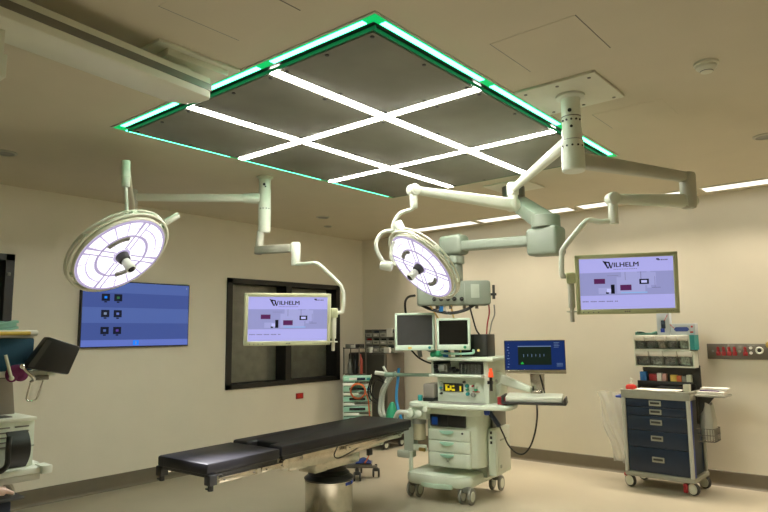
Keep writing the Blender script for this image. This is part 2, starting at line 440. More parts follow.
# lamp arm of the right boom
e1 = V((-2.335, 4.435, 2.70))
la1 = part('lamp_arm', limb(MB(), (-1.49, 3.57, 2.72), e1+V((.02, -.02, 0)), .065, .075, .055, .06, .025), M_white, rb)
mb = MB().lathe([(.034, -.16), (.038, -.15), (.038, -.05), (.046, -.045), (.046, .04), (.036, .05)], e1)
part('elbow', mb, M_white, la1)
e2, e3 = V((-2.345, 4.44, 2.575)), V((-2.647, 3.532, 2.587))
sa = part('spring_arm', limb(MB(), e2, e3, .075, .10, .05, .06, .022), M_white, rb)
d = (e3-e2).normalized(); s = d.cross(V((0, 0, 1))).normalized()
part('elbow', MB().cyl(e2-s*.042, e2+s*.042, .055, bev=.012), M_white, sa)
part('elbow', MB().cyl(e3-s*.036, e3+s*.036, .043, bev=.01).cyl(e3-s*.039, e3+s*.039, .026, bev=.004), M_white, sa)
dp = part('drop_tube', MB().cyl(e3+V((0, 0, -.02)), e3+V((0, 0, -.135)), .027, bev=.004).cyl(e3+V((0, 0, -.065)), e3+V((0, 0, -.072)), .029), M_white, rb)
# monitor arm of the right boom
j1 = V((-1.025, 4.34, 2.555)); j2 = V((-1.03, 4.345, 2.40)); j3 = V((-1.375, 3.935, 2.40))
ma = part('monitor_arm', limb(MB(), (-1.43, 3.58, 2.585), j1, .075, .095, .06, .065, .02), M_dull, rb)
part('elbow', MB().cyl(j1+V((0, 0, .035)), j2+V((0, 0, -.05)), .05, bev=.02), M_dull, ma)
ms = part('monitor_spring_arm', limb(MB(), j2, j3, .07, .09, .055, .062, .022), M_white, rb)
d = (j3-j2).normalized(); s = d.cross(V((0, 0, 1))).normalized()
part('elbow', MB().cyl(j2-s*.04, j2+s*.04, .052, bev=.01), M_white, ms)
part('elbow', MB().cyl(j3-s*.036, j3+s*.036, .042, bev=.012).cyl(j3, j3+V((0, 0, -.16)), .030, bev=.004), M_white, ms)

# left boom
cl = (-4.41, 3.627)
lb = thing('ceiling_boom', 'left ceiling boom hanging from a slim round column in front of the window', 'ceiling boom', (*cl, H))
part('mounting_plate', MB().lathe([(.075, 0), (.075, -.012), (.06, -.016), (.056, -.03)], (*cl, H), n=36), M_cream, lb)
pole = part('pole', MB().lathe([(.052, 2.975), (.052, 2.88), (.055, 2.878), (.055, 2.50), (.050, 2.485)][::-1], (*cl, 0), n=32), M_white, lb)
dm = MB(); dots(dm, cl, .055, 2.70, (0, 0), 4, .006); dots(dm, cl, .053, 2.92, (-1, 0), 1, .013); dots(dm, cl, .053, 2.90, (.8, 0), 1, .008); part('screw', dm, M_black, pole)
q = (V((-5.24, 2.79, 2.80))-V((*cl, 2.80))).normalized(); c0 = V((*cl, 2.80))
lam = part('lamp_arm', limb(MB(), c0+q*.03, c0+q*1.16, .07, .075, .06, .065, .02).cyl(c0+q*.04, c0+q*.19, .05, .044, bev=.006), M_white, lb)
j = c0+q*1.17
part('elbow', MB().cyl(j+V((0, 0, .07)), j+V((0, 0, -.16)), .05, bev=.012), M_dull, lam)
k0 = j+V((-.12, -.09, -.09)); k1 = V((-4.216, 2.197, 2.80))
sa = part('spring_arm', limb(MB(), j+V((0, 0, -.10)), k1, .06, .08, .045, .06, .02), M_ceil, lb)
part('drop_tube', MB().cyl(k1+V((0, 0, .02)), k1+V((-.012, .012, -.17)), .030, bev=.006).cyl(k1+V((-.006, .006, -.09)), k1+V((-.006, .006, -.098)), .033), M_white, lb)
part('drop_rod', MB().cyl(k1+V((-.012, .012, -.17)), V((-4.243, 2.235, 2.42)), .012), M_white, lb)
n1, n2, n3 = V((-4.44, 3.60, 2.43)), V((-4.30, 3.12, 2.325)), V((-3.85, 3.50, 2.285))
ma = part('monitor_arm', limb(MB().cyl((-4.43, 3.605, 2.50), (-4.45, 3.59, 2.285), .034, bev=.006), (-4.46, 3.585, 2.325), (-3.88, 3.49, 2.28), .06, .075, .055, .07, .012), M_dull, lb)
part('elbow', MB().cyl((-3.85, 3.50, 2.325), (-3.85, 3.50, 2.13), .038, bev=.008).cyl((-3.85, 3.50, 2.19), (-3.85, 3.50, 2.183), .041), M_white, ma)
part('monitor_tube', MB().tube([(-3.85, 3.50, 2.142), (-3.45, 3.30, 2.104), (-3.39, 3.285, 2.098), (-3.35, 3.295, 2.078), (-3.255, 3.395, 1.945), (-3.238, 3.415, 1.90), (-3.236, 3.425, 1.86), (-3.25, 3.431, 1.745), (-3.27, 3.42, 1.728), (-3.30, 3.38, 1.726)], .014, 12, sm=3), M_white, lb)

# ------------------------------------------------------------------ surgical lamps
def frame_from(n, up):
    z = -V(n).normalized(); x = V(up).cross(z).normalized(); y = z.cross(x)
    return Matrix((x, y, z)).transposed()
def sector(mb, r0, r1, a0, a1, z, th=.004, n=10):
    p = [(r0*math.cos(a0+(a1-a0)*i/n), r0*math.sin(a0+(a1-a0)*i/n)) for i in range(n+1)]
    p += [(r1*math.cos(a1-(a1-a0)*i/n), r1*math.sin(a1-(a1-a0)*i/n)) for i in range(n+1)]
    mb.prism(p, z-th, z)
def lamp(c, n, up, R, label, roll, handle_dir, yoke_pts, simple=False):
    """local frame: light leaves along -z, face at z=0"""
    rot = frame_from(n, up) @ Matrix.Rotation(roll, 3, 'Z')
    t = thing('surgical_lamp', label, 'surgical lamp', c, rot=rot, group='surgical lamps')
    RM = ROOTM[t]; inv = RM.inverted()
    k = R/.345
    ho = MB().lathe([(R*1.02, .004), (R*1.045, .004), (R*1.06, .014*k), (R*1.06, .03*k), (R*.98, .06*k), (R*.55, .085*k), (.02, .09*k)], (0, 0, 0), n=64, cap=False)
    part('housing', ho, M_cream, t, local=True)
    part('outer_rim', MB().ring(R*1.14, .011*k, (0, 0, .03*k), n=72).ring(R*1.15, .009*k, (0, 0, .065*k), n=72), M_cream, t, local=True)
    rb_ = MB()
    for a in range(6):
        an = a*PI/3+.2
        rb_.box((R*1.11*math.cos(an), R*1.11*math.sin(an), .055*k), (R*.13, .04, .03), .006, rot=(0, 0, an))
    part('rim_bracket', rb_, M_cream, t, local=True)
    fb = MB().lathe([(.001, .002), (R*1.03, .002), (R*1.03, .006), (.001, .006)][::1], (0, 0, 0), n=64, cap=False)
    face = part('light_face', fb, E_lbase, t, local=True)
    ce = MB(); g = .10
    for q_ in range(4):
        a0 = q_*PI/2+g; a1 = (q_+1)*PI/2-g
        m = 4
        for i in range(m):
            b0 = a0+(a1-a0)*i/m+.02; b1 = a0+(a1-a0)*(i+1)/m-.02
            sector(ce, R*.62, R*.785, b0, b1, .001); sector(ce, R*.815, R*.97, b0, b1, .001)
        for i in range(3):
            b0 = a0+(a1-a0)*i/3+.02; b1 = a0+(a1-a0)*(i+1)/3-.02
            sector(ce, R*.20, R*.38, b0, b1, .001); sector(ce, R*.39, R*.55, b0, b1, .001)
        sp = (q_*PI/2)
        for r0, r1 in ((.24, .58), (.60, .97)):
            ce.box((R*(r0+r1)/2*math.cos(sp), R*(r0+r1)/2*math.sin(sp), -.001), (R*(r1-r0)-.004, R*.115, .006), .001, rot=(0, 0, sp))
    part('light_cells', ce, E_lcell, face, local=True)
    dv = MB()
    for q_ in range(4):
        sp = q_*PI/2
        for sgn in (-1, 1):
            off = V((-math.sin(sp), math.cos(sp), 0))*R*.065*sgn
            dv.box(V((R*.60*math.cos(sp), R*.60*math.sin(sp), -.002))+off, (R*.78, .008, .008), 0, rot=(0, 0, sp))
    dv.ring(R*.59, .008, (0, 0, -.001), n=56, k=6); dv.ring(R*1.0, .006, (0, 0, -.001), n=64, k=6)
    part('divider', dv, E_lsep, face, local=True)
    cr_ = MB()
    for a in (PI/4, PI/4+PI):
        cr_ = MB(); sector(cr_, R*.50, R*.60, a-.45, a+.45, -.003, .012, 14); part('slot_handle', cr_, M_grey, face, local=True)
    hd = part('camera_handle', MB().cyl((0, 0, 0), (0, 0, -.055*k), R*.15, R*.13, 28, .006), M_dark, t, local=True)
    part('grip', MB().cyl((0, 0, -.055*k), (0, 0, -.15*k), R*.095, R*.11, 28, .006), M_white, hd, local=True)
    part('lens', MB().cyl((0, 0, -.149*k), (0, 0, -.156*k), R*.085, R*.06, 24), M_lens, hd, local=True)
    for hp in handle_dir:
        an, L = hp; dd = V((math.cos(an), math.sin(an), 0))
        part('side_handle', MB().cyl(dd*R*1.05+V((0, 0, .06*k)), dd*(R*1.18)+V((0, 0, .06*k)), .012).cyl(dd*(R*1.17)+V((0, 0, .06*k)), dd*(R*1.17+L)+V((0, 0, .06*k)), .024, bev=.006), M_white, t, local=True)
    for pts, r in yoke_pts:
        part('yoke', MB().tube(pts, r, 12), M_white, t)
    return t, RM
nL = V((.665, .20, -.72)); nR = V((-.285, -.692, -.663))
cL = V((-4.295, 2.235, 2.140)); cR = V((-2.655, 3.605, 2.035))
upv = (0, 0, 1)
L1, RM1 = lamp(cL, nL, upv, .325, 'larger lit round surgical lamp at left, hanging over the foot of the table', .0, [(-.62+PI-.35, .12)], [])
part('yoke', MB().tube([(-4.243, 2.235, 2.43), (-4.30, 2.21, 2.36), (-4.36, 2.21, 2.26)], .02, 12), M_white, L1)
L2, RM2 = lamp(cR, nR, upv, .27, 'smaller lit round surgical lamp near the middle, above the head of the table', .5, [], [])
yk = MB().cyl((-2.755, 3.475, 2.36), (-2.70, 3.50, 2.235), .034, bev=.006)
part('hub', yk, M_white, L2)
part('yoke', MB().tube([e3+V((0, 0, -.12)), e3+V((-.015, -.008, -.14)), (-2.72, 3.492, 2.428), (-2.748, 3.478, 2.405), (-2.774, 3.463, 2.355), (-2.785, 3.46, 2.30)], .015, 12), M_white, L2)
part('yoke', MB().tube([(-2.765, 3.475, 2.30), (-2.845, 3.425, 2.29), (-2.885, 3.395, 2.22), (-2.875, 3.40, 2.14), (-2.835, 3.43, 2.06)], .014, 12), M_white, L2)
part('yoke', MB().tube([(-2.76, 3.49, 2.27), (-2.80, 3.475, 2.20), (-2.81, 3.47, 2.12), (-2.79, 3.49, 2.05)], .012, 12), M_white, L2)
part('side_handle', MB().cyl((-2.875, 3.425, 2.06), (-2.80, 3.47, 2.04), .036, bev=.012), M_white, L2)
for RM, e in ((RM1, 1500), (RM2, 420)):
    li = bpy.data.lights.new('surgical_beam', 'SPOT'); li.energy = e; li.spot_size = .75; li.spot_blend = .8; li.shadow_soft_size = .12; li.color = (.98, .96, 1.0)
    lo = bpy.data.objects.new('surgical_beam', li); C.objects.link(lo)
    lo.matrix_world = RM @ Matrix.Translation((0, 0, -.19))

# ------------------------------------------------------------------ the two flat monitors on the booms
def wilhelm(scr_mb, W, Hh):
    """screen contents on the local front face (y = -): material slots 0..n"""
    y = [-.0305]
    def rect(x0, x1, z0, z1, m, dy=.0004):
        y[0] -= dy; scr_mb.m(m).quad((x0*W, y[0], z0*Hh), (x1*W, y[0], z0*Hh), (x1*W, y[0], z1*Hh), (x0*W, y[0], z1*Hh))
    # fractions from the lower left corner of the lit area
    rect(0, 1, 0, 1, 0)
    rect(0, 1, .27, .72, 1)
    for (a, b, c, d_) in ((.40, .70, .30, .62), (.55, .80, .45, .70), (.72, .76, .4, .72), (.80, .815, .45, .7), (.45, .62, .60, .72), (.20, .34, .30, .42), (.66, .7, .36, .6)): rect(a, b, c, d_, 2)
    rect(.44, .72, .305, .325, 4)
    rect(.155, .275, .50, .60, 5); rect(.435, .555, .36, .47, 5); rect(.64, .74, .475, .575, 6); rect(.66, .72, .50, .55, 3)
    rect(.335, .375, .30, .48, 6); rect(.28, .31, .30, .335, 6); rect(.29, .335, .33, .40, 3)
    rect(.49, .494, .56, .72, 7); rect(.30, .42, .655, .66, 7); rect(.77, .86, .40, .408, 7); rect(.80, .803, .40, .62, 7); rect(.655, .66, .58, .72, 7)
    for i in range(22):
        if i % 5 != 4: rect(.02+i*.0175, .02+i*.0175+.013, .145, .163, 7)
    for i in range(14): rect(.37+i*.018, .37+i*.018+.012, .775, .785, 7)
    # the winged W and the lettering
    y[0] -= .0006
    P = lambda a, b: (a*W, y[0], b*Hh)
    scr_mb.m(6)
    scr_mb.quad(P(.252, .960), P(.288, .935), P(.317, .80), P(.303, .80)); scr_mb.quad(P(.262, .945), P(.330, .928), P(.326, .905), P(.275, .912))
    scr_mb.quad(P(.312, .80), P(.320, .80), P(.334, .90), P(.326, .90)); scr_mb.quad(P(.312, .925), P(.330, .925), P(.350, .80), P(.337, .80))
    scr_mb.quad(P(.342, .80), P(.350, .80), P(.368, .915), P(.357, .915))
    M = Matrix.Translation((.503*W, y[0]-.0008, .862*Hh)) @ Matrix.Rotation(PI/2, 4, 'X')
    scr_mb.text('ILHELM', .098*Hh*1.3, M, .0003, 1.14)
    scr_mb.text('ILHELM', .098*Hh*1.3, Matrix.Translation((.0022, 0, .0008)) @ M, .0003, 1.14)
    for i, wd in enumerate((.03, .01, .012, .01, .012, .012)): rect(.835+i*.018, .835+i*.018+min(wd, .015), .925, .945, 6)
    rect(.82, .85, .94, .965, 6)
SCR = [E_s_lt, E_s_md, E_s_hi, E_s_wh, E_s_cy, E_s_pk, E_s_tx, E_s_gy]
def boom_monitor(c, rz, tilt, W, Hh, side, label, bezel_m):
    rot = Matrix.Rotation(rz, 3, 'Z') @ Matrix.Rotation(tilt, 3, 'X')
    t = thing('display_monitor', label, 'monitor', c, rot=rot, group='monitors on the ceiling booms')
    b = .026
    part('casing', MB().box((0, .006, 0), (W, .052, Hh), .008).box((0, .045, 0), (W*.7, .04, Hh*.7), .012), bezel_m, t, local=True)
    bz = MB()
    for c_, d_ in (((0, -.024, Hh/2-b/2), (W, .014, b)), ((0, -.024, -Hh/2+b*.62), (W, .014, b*1.24)), ((-W/2+b/2, -.024, 0), (b, .014, Hh)), ((W/2-b/2, -.024, 0), (b, .014, Hh))): bz.box(c_, d_, .004)
    bo = part('bezel', bz, bezel_m, t, local=True)
    lg = MB()
    for i in range(3): lg.box((-.012+i*.012, -.0315, -Hh/2+b*.6), (.009, .002, .008))
    for i in range(9): lg.box((W/2-.13+i*.0115, -.0315, -Hh/2+b*.55), (.008, .002, .004))
    for i in range(4): lg.cyl((-W/2+.04+i*.03, -.031, -Hh/2+b*.5), (-W/2+.04+i*.03, -.0335, -Hh/2+b*.5), .004, n=8)
    part('maker_mark', lg, M_grey, bo, local=True)
    sw, sh = W-2*b, Hh-b*2.24
    s_ = MB(); wilhelm(s_, sw, sh); s_.bm.transform(Matrix.Translation((-sw/2, .008, -Hh/2+b*1.24)))
    part('screen', s_, SCR, t, local=True, flat=True)
    x = side*(W/2+.028)
    mo = part('side_mount', MB().box((side*(W/2+.012), .02, .035), (.03, .04, .05), .006).box((x, .0, .045), (.055, .055, .07), .01), bezel_m, t, local=True)
    part('grip_post', MB().cyl((x, 0, .02), (x, 0, -.145), .021, bev=.004).cyl((x, 0, -.145), (x, 0, -.235), .013, bev=.003).cyl((x, 0, -.165), (x, 0, -.172), .034), M_dull if side < 0 else M_cream, t, local=True)
    return t, rot
M_bez2 = mat('green_lit_bezel', (.55, .57, .33), .42, var=.02)  # cream bezel with the green light's tint put into its colour
cR2 = V((-1.337, 3.976, 1.862)); W2 = .60; H2 = .375
mR, rR = boom_monitor(cR2, math.radians(24.3), math.radians(6), W2, H2, -1, 'flat monitor on the right boom, hanging in front of the bare back wall', M_bez2)
mL, rL = boom_monitor(V((-3.463, 3.075, 1.679)), math.radians(57.4), math.radians(5), .625, .375, 1, 'flat monitor on the left boom, hanging in front of the black framed window', M_bezel)
x = V((-1.337, 3.976, 1.862)) + rR @ V((-(W2/2+.028), 0, .06))
part('monitor_tube', MB().tube([j3+V((0, 0, -.14)), j3+V((-.07, -.05, -.145)), (-1.50, 3.855, 2.268), (-1.54, 3.83, 2.235), (-1.635, 3.765, 2.10), (-1.655, 3.765, 2.05), (-1.665, 3.775, 1.93), x+V((-.035, -.01, .0)), x], .017, 12, sm=5), M_white, rb)

# ------------------------------------------------------------------ wall television
tv = thing('wall_television', 'wide flat television showing a blue menu of six dark icons on the left wall', 'television', (XL+.02, 3.55, 1.80), PI/2)
TW, TH = 1.245, .70
part('casing', MB().box((0, .0, 0), (TW, .05, TH), .006), M_black, tv, local=True)
part('wall_mount', MB().box((0, .01, 0), (.4, .05, .3)), M_black, tv, local=True)
s_ = MB(); yq = [-.026]
def tr(x0, x1, z0, z1, m):
    yq[0] -= .0003; a, b, w_, h_ = -TW/2+.012, -TH/2+.014, TW-.024, TH-.026
    s_.m(m).quad((a+x0*w_, yq[0], b+z0*h_), (a+x1*w_, yq[0], b+z0*h_), (a+x1*w_, yq[0], b+z1*h_), (a+x0*w_, yq[0], b+z1*h_))
tr(0, 1, 0, 1, 0); tr(0, 1, .83, 1, 1); tr(0, 1, .36, .60, 1); tr(0, 1, 0, .10, 2); tr(.455, .51, .012, .09, 3)
tr(.478, .487, .03, .07, 5); tr(.97, .98, .935, .965, 5)
for r_, z in enumerate((.755, .505, .245)):
    for c_, x_ in enumerate((.195, .305)):
        tr(x_-.036, x_+.036, z-.055, z+.055, 4); tr(x_-.012, x_+.012, z-.08, z-.06, 4)
        tr(x_-.012, x_+.012, z-.018, z+.018, (3, 6, 5, 2, 1, 7)[r_*2+c_])
part('screen', s_, [E_tv1, E_tv2, E_tv3, E_tv4, E_tvi, E_tvw, E_tvg, E_tvp], tv, local=True, flat=True)
t = thing('wall_outlet', 'small red outlet low on the left wall below the black framed window', 'outlet', (XL, 5.945, .70))
part('plate', MB().bx(XL, XL+.012, 5.88, 6.01, .70, .775, .003), M_dred, t)
part('socket', MB().bx(XL+.011, XL+.016, 5.90, 5.94, .715, .76, .002).bx(XL+.011, XL+.016, 5.95, 5.99, .715, .76, .002), M_red, t)

# ------------------------------------------------------------------ beam boom at the upper left
bo = thing('ceiling_boom', 'long boxy ceiling boom reaching in from the upper left corner', 'ceiling boom', (-2.80, 1.70, H))
part('mounting_plate', MB().bx(-3.16, -2.665, 1.53, 2.012, H-.015, H, .003), M_cream, bo)
part('column', MB().cyl((-2.82, 1.73, 2.90), (-2.82, 1.73, 2.955), .07, n=28).bx(-3.08, -2.70, 1.60, 1.96, 2.95, 2.988, .006), M_cream, bo)
bd = V((-.117, 1.02, 0)).normalized(); br = V((bd.y, -bd.x, 0))
def bl(x, y):
    p = V((-2.822, 1.86, 0))+br*x+bd*y; return (p.x, p.y)
def beam(x0, x1, y0, y1, z0, z1, bev, round_=False):
    p = [bl(x0, y0), bl(x1, y0)]
    if round_: p += [bl(x1, y1-.02), bl(x1-.03, y1), bl(x0+.13, y1), bl(x0+.05, y1-.035), bl(x0, y1-.10)]
    else: p += [bl(x1, y1), bl(x0, y1)]
    return MB().prism(p, z0, z1, bev=bev)
part('beam', beam(-.115, .115, -3.0, 0, 2.80, 2.91, .008, True), M_cream, bo)
part('cable_slot', beam(.10, .1185, -3.0, -.012, 2.838, 2.874, 0), M_dsteel, bo)
part('hanging_column', MB().bx(-2.90, -2.69, .66, .89, 2.60, 2.70, .006).bx(-2.88, -2.70, .68, .88, 2.69, 2.805, .006), M_cream, bo)

# ------------------------------------------------------------------ pendant with service head
pd = thing('equipment_pendant', 'grey green ceiling pendant with a jointed arm and gas service head over the anaesthesia machine', 'pendant', (-2.86, 5.5, H))
part('mounting_plate', MB().bx(-3.10, -2.66, 5.28, 5.72, H-.015, H, .003), M_cream, pd)
part('column', MB().cyl((-2.88, 5.48, 2.80), (-2.88, 5.48, H-.01), .11, n=28, bev=.01), M_dsteel, pd)
A, B = V((-2.372, 5.088, 2.36)), V((-3.345, 5.092, 2.385))
b1 = part('upper_arm', limb(MB(), (-2.875, 5.475, 2.855), (-2.40, 5.11, 2.545), .17, .11, .20, .12, .008), M_pend, pd)
part('joint', MB().lathe([(.10, 2.585), (.125, 2.575), (.125, 2.475), (.115, 2.47)][::-1], (A.x, A.y, 0), n=32), M_pend, b1)
jb = limb(MB(), A+V((.14, 0, -.01)), A+V((-.16, 0, -.01)), .22, .26, .17, .24, .035)
part('joint_housing', jb, M_pend, pd)
a2 = part('lower_arm', limb(MB(), A+V((-.10, 0, .01)), B+V((.10, 0, .01)), .13, .09, .13, .09, .015), M_pend, pd)
part('joint_housing', limb(MB(), B+V((.14, 0, .025)), B+V((-.12, 0, .025)), .18, .20, .20, .19, .045), M_pend, pd)
part('joint', MB().lathe([(.105, 2.30), (.105, 2.235), (.095, 2.225)][::-1], (B.x, B.y, 0), n=32), M_pend, pd)
part('drop_tube', MB().bx(B.x-.075, B.x+.075, B.y-.065, B.y+.065, 2.02, 2.24, .03), M_pend, pd)
hR = math.radians(38)
HM = Matrix.Translation((-3.375, 5.115, 1.945)) @ Matrix.Rotation(hR, 4, 'Z')
def hb(mb): mb.bm.transform(HM); return mb
head = part('service_head', hb(MB().box((0, 0, 0), (.70, .24, .235), .025)), M_pend, pd)
part('panel_line', hb(MB().bx(.10, .103, -.123, -.119, -.10, .09).bx(.16, .24, -.124, -.119, -.05, .08, .004)), M_mach2, head)
for i, xq in enumerate((-.19, -.125, -.06, .0, .07)):
    part('gas_outlet', hb(MB().cyl((xq, -.115, -.06), (xq, -.138, -.06), .020, n=16).cyl((xq, -.13, -.06), (xq, -.165, -.07), .011, n=12)), M_black, head)
for i, xq in enumerate((-.16, -.03, .10, .22)):
    part('rail_hook', hb(MB().cyl((xq, -.05, -.115), (xq, -.05, -.15), .016, n=12)), M_dsteel, head)
part('gas_probe', hb(MB().cyl((.355, -.05, -.015), (.41, -.05, -.015), .012).cyl((.385, -.05, -.06), (.385, -.05, .0), .014).cyl((.385, -.05, .0), (.385, -.05, .075), .013)), [M_dark], head)


# ------------------------------------------------------------------ operating table
ot = thing('operating_table', 'black padded operating table on a chrome column in the middle of the room', 'operating table', (-3.775, 3.55, 0), math.radians(3.4))
def pad(poly, z0, z1): return MB().prism(poly, z0, z1, bev=.014)
part('leg_pad', pad([(-.262, -1.165), (.262, -1.165), (.262, -.535), (-.262, -.535)], .700, .770), M_leather, ot, local=True)
part('back_pad', pad([(-.262, -.52), (-.10, -.52), (-.10, -.42), (.13, -.42), (.13, -.52), (.262, -.52), (.272, 1.11), (-.272, 1.11)], .712, .785), M_leather, ot, local=True)
part('leg_plate', MB().bx(-.25, .25, -1.15, -.55, .680, .704, .004).bx(-.2, .2, -1.0, -.5, .650, .682, .01), M_dark, ot, local=True)
part('back_plate', MB().bx(-.25, .25, -.5, 1.10, .690, .714, .004), M_dark, ot, local=True)
for s in (-1, 1):
    for (y0_, y1_, xo, z0_) in ((-1.08, -.76, .272, .640), (-.72, -.50, .272, .640), (.16, .92, .285, .655)):
        rl = MB().bx(s*xo-.006, s*xo+.006, y0_, y1_, z0_, z0_+.035, .003)
        for y_ in (y0_+.04, y1_-.03): rl.bx(min(s*.24, s*(xo+.003)), max(s*.24, s*(xo+.003)), y_-.012, y_+.012, z0_+.004, z0_+.031)
        ro = part('side_rail', rl, M_steel, ot, local=True)
        for y_ in (y0_+.04, y1_-.03): part('rail_bolt', MB().cyl((s*(xo+.004), y_, z0_+.017), (s*(xo+.011), y_, z0_+.017), .006, n=8), M_dsteel, ro, local=True)
    part('leg_clamp', MB().bx(s*.255-.03, s*.255+.03, -1.16, -1.10, .635, .70, .006).cyl((s*.255, -1.13, .60), (s*.255, -1.13, .64), .018, n=12).bx(s*.255-.03, s*.255+.012, -1.15, -1.115, .607, .618, .003), M_black, ot, local=True)
    part('hinge', MB().cyl((s*.24, -.50, .665), (s*.28, -.50, .665), .028, n=16).bx(min(s*.235, s*.262), max(s*.235, s*.262), -.52, -.30, .62, .69, .005), M_steel, ot, local=True)
body = MB()
for s in (-1, 1):
    body.prism([(-.42, .69), (-.42, .592), (.0, .592), (.45, .612), (1.02, .668), (1.02, .69)], s*.235-.012, s*.235+.012, Matrix(((0, 0, 1, 0), (1, 0, 0, 0), (0, 1, 0, 0), (0, 0, 0, 1))), .004)
body.bx(-.225, .225, -.38, .75, .61, .69, .01)
part('tilt_frame', body, M_steel, ot, local=True)
part('cover_seam', MB().tube([(.249, .10, .69), (.249, .06, .63), (.249, .12, .60), (.249, .30, .63), (.249, .42, .665)], .004, 6), M_black, ot, local=True)
part('release_lever', MB().bx(.22, .245, .50, .56, .555, .61, .006), M_black, ot, local=True)
part('top_block', MB().bx(-.12, .15, .05, .50, .50, .61, .012).bx(-.02, .16, -.06, .08, .50, .60, .006), M_steel, ot, local=True)
part('bellows', MB().lathe([(.20, .385), (.205, .40), (.165, .43), (.172, .437), (.14, .46), (.146, .467), (.12, .49), (.125, .50), (.10, .53)], (0, .28, 0), n=40), M_black, ot, local=True)
part('column', MB().lathe([(.185, .07), (.195, .09), (.195, .395), (.19, .40)], (0, .28, 0), n=48), M_steel, ot, local=True)
part('rating_plate', MB().lathe([(.1965, .352), (.1965, .372)], (0, .28, 0), n=48, cap=False), M_steel, ot, local=True)
bs = MB()
for a in range(2):
    an = math.radians(2+a*22)
    bs.box((.197*math.cos(an), .28+.197*math.sin(an), .365), (.004, .05, .022), .001, rot=(0, 0, an))
part('type_label', bs, [M_navy2], ot, local=True)
part('base', MB().prism([(-.26, -.32), (.26, -.32), (.30, -.25), (.30, .40), (.22, .48), (-.22, .48), (-.30, .40), (-.30, -.25)], 0, .075, bev=.02), M_steel, ot, local=True)

# ------------------------------------------------------------------ casters (shared)
def caster(parent, c, r=.06, hood=M_grey, tyre=M_dark, hub=M_white, wd=.022, name='caster', twin=True, ax=(1, 0, 0), local=False):
    a = V(ax).normalized(); c = V(c)
    o = part(name, MB().cyl(c+V((0, 0, r*.9)), c+V((0, 0, r*1.9)), r*.28, n=12).box(c+V((0, 0, r*.75)), (r*1.1, r*1.1, r*.8), r*.25), hood, parent, local=local)
    for s in ((-1, 1) if twin else (0,)):
        m = c+a*s*r*.62
        part('wheel', MB().cyl(m-a*wd/2, m+a*wd/2, r, n=24, bev=.005), tyre, o, local=local)
        part('hub_cap', MB().cyl(m-a*(wd/2+.003), m+a*(wd/2+.003), r*.62, n=20), hub, o, local=local)
    return o

# ------------------------------------------------------------------ anaesthesia machine
am = thing('anaesthesia_machine', 'pale green anaesthesia machine on wheels with drawers, gas controls and a side arm', 'anaesthesia machine', (-3.55, 5.35, 0))
part('base', MB().prism([(-3.87, 5.03), (-3.81, 4.975), (-3.55, 4.945), (-3.29, 4.985), (-3.20, 5.05), (-3.17, 5.65), (-3.23, 5.75), (-3.79, 5.75), (-3.85, 5.69)], .14, .25, bev=.03), M_mach, am)
part('foot_bar', MB().prism([(-3.68, 4.955), (-3.52, 4.93), (-3.36, 4.955), (-3.36, 5.0), (-3.68, 5.0)], .13, .175, bev=.012), mat('pale_mint_bar', (.58, .74, .60), .45), am)
for c in ((-3.81, 5.08, .075), (-3.25, 5.05, .075), (-3.21, 5.68, .075), (-3.78, 5.68, .075)): caster(am, c, .075, M_grey, M_grey, M_white)
part('drawer_cabinet', MB().prism([(-3.63, 5.06), (-3.22, 5.06), (-3.15, 5.09), (-3.11, 5.16), (-3.11, 5.65), (-3.63, 5.65)], .32, .855, bev=.012), M_mach, am)
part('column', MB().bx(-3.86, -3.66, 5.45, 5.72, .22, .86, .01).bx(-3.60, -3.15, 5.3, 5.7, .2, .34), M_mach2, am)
for z0, z1 in ((.562, .66), (.452, .556), (.318, .446)):
    dr = part('drawer', MB().prism([(-3.625, 5.028), (-3.24, 5.025), (-3.20, 5.035), (-3.20, 5.07), (-3.625, 5.07)], z0, z1, bev=.006), M_mach, am)
    hz = z1-.022
    hp = [(-3.43+.072*math.cos(t), hz+.012+.032*math.sin(t)) for t in [PI+PI*i/12 for i in range(13)]]
    part('handle', MB().prism(hp, 5.006, 5.03, Matrix(((1, 0, 0, 0), (0, 0, 1, 0), (0, 1, 0, 0), (0, 0, 0, 1))), .004), M_mint, dr)
part('display', MB().bx(-3.61, -3.245, 5.035, 5.065, .685, .795, .004), M_black, am)
part('display_glow', MB().bx(-3.59, -3.53, 5.033, 5.036, .70, .77), E_blul, am)
part('display_divider', MB().bx(-3.425, -3.415, 5.030, 5.036, .69, .79), M_dark, am)
part('drawer_lock', MB().cyl((-3.27, 5.03, .635), (-3.27, 5.02, .635), .010, n=12), M_dark, am)
part('crest_mark', MB().prism([(-3.44, .365), (-3.41, .365), (-3.425, .385)], 5.020, 5.027, Matrix(((1, 0, 0, 0), (0, 0, 1, 0), (0, 1, 0, 0), (0, 0, 0, 1)))).ring(.016, .0025, (-3.425, 5.023, .39), (0, 1, 0), 16, 5), M_mach2, am)
part('work_surface', MB().prism([(-3.83, 5.02), (-3.78, 4.96), (-3.60, 4.925), (-3.40, 4.915), (-3.20, 4.93), (-3.06, 4.955), (-2.83, 5.03), (-2.80, 5.10), (-2.83, 5.32), (-3.05, 5.62), (-3.83, 5.62)], .862, .905, bev=.014), M_mach, am)
part('apron', MB().prism([(-3.80, 5.05), (-3.2, 4.97), (-3.09, 5.05), (-3.09, 5.6), (-3.80, 5.6)], .80, .864, bev=.01), M_mach, am)
part('surface_mat', MB().bx(-3.60, -3.06, 4.99, 5.14, .904, .910), M_grey, am)
cs = part('control_block', MB().bx(-3.58, -3.08, 5.14, 5.62, .90, 1.145, .012), M_mach, am)
part('control_display', MB().bx(-3.51, -3.30, 5.130, 5.142, 1.005, 1.085, .003), M_black, cs)
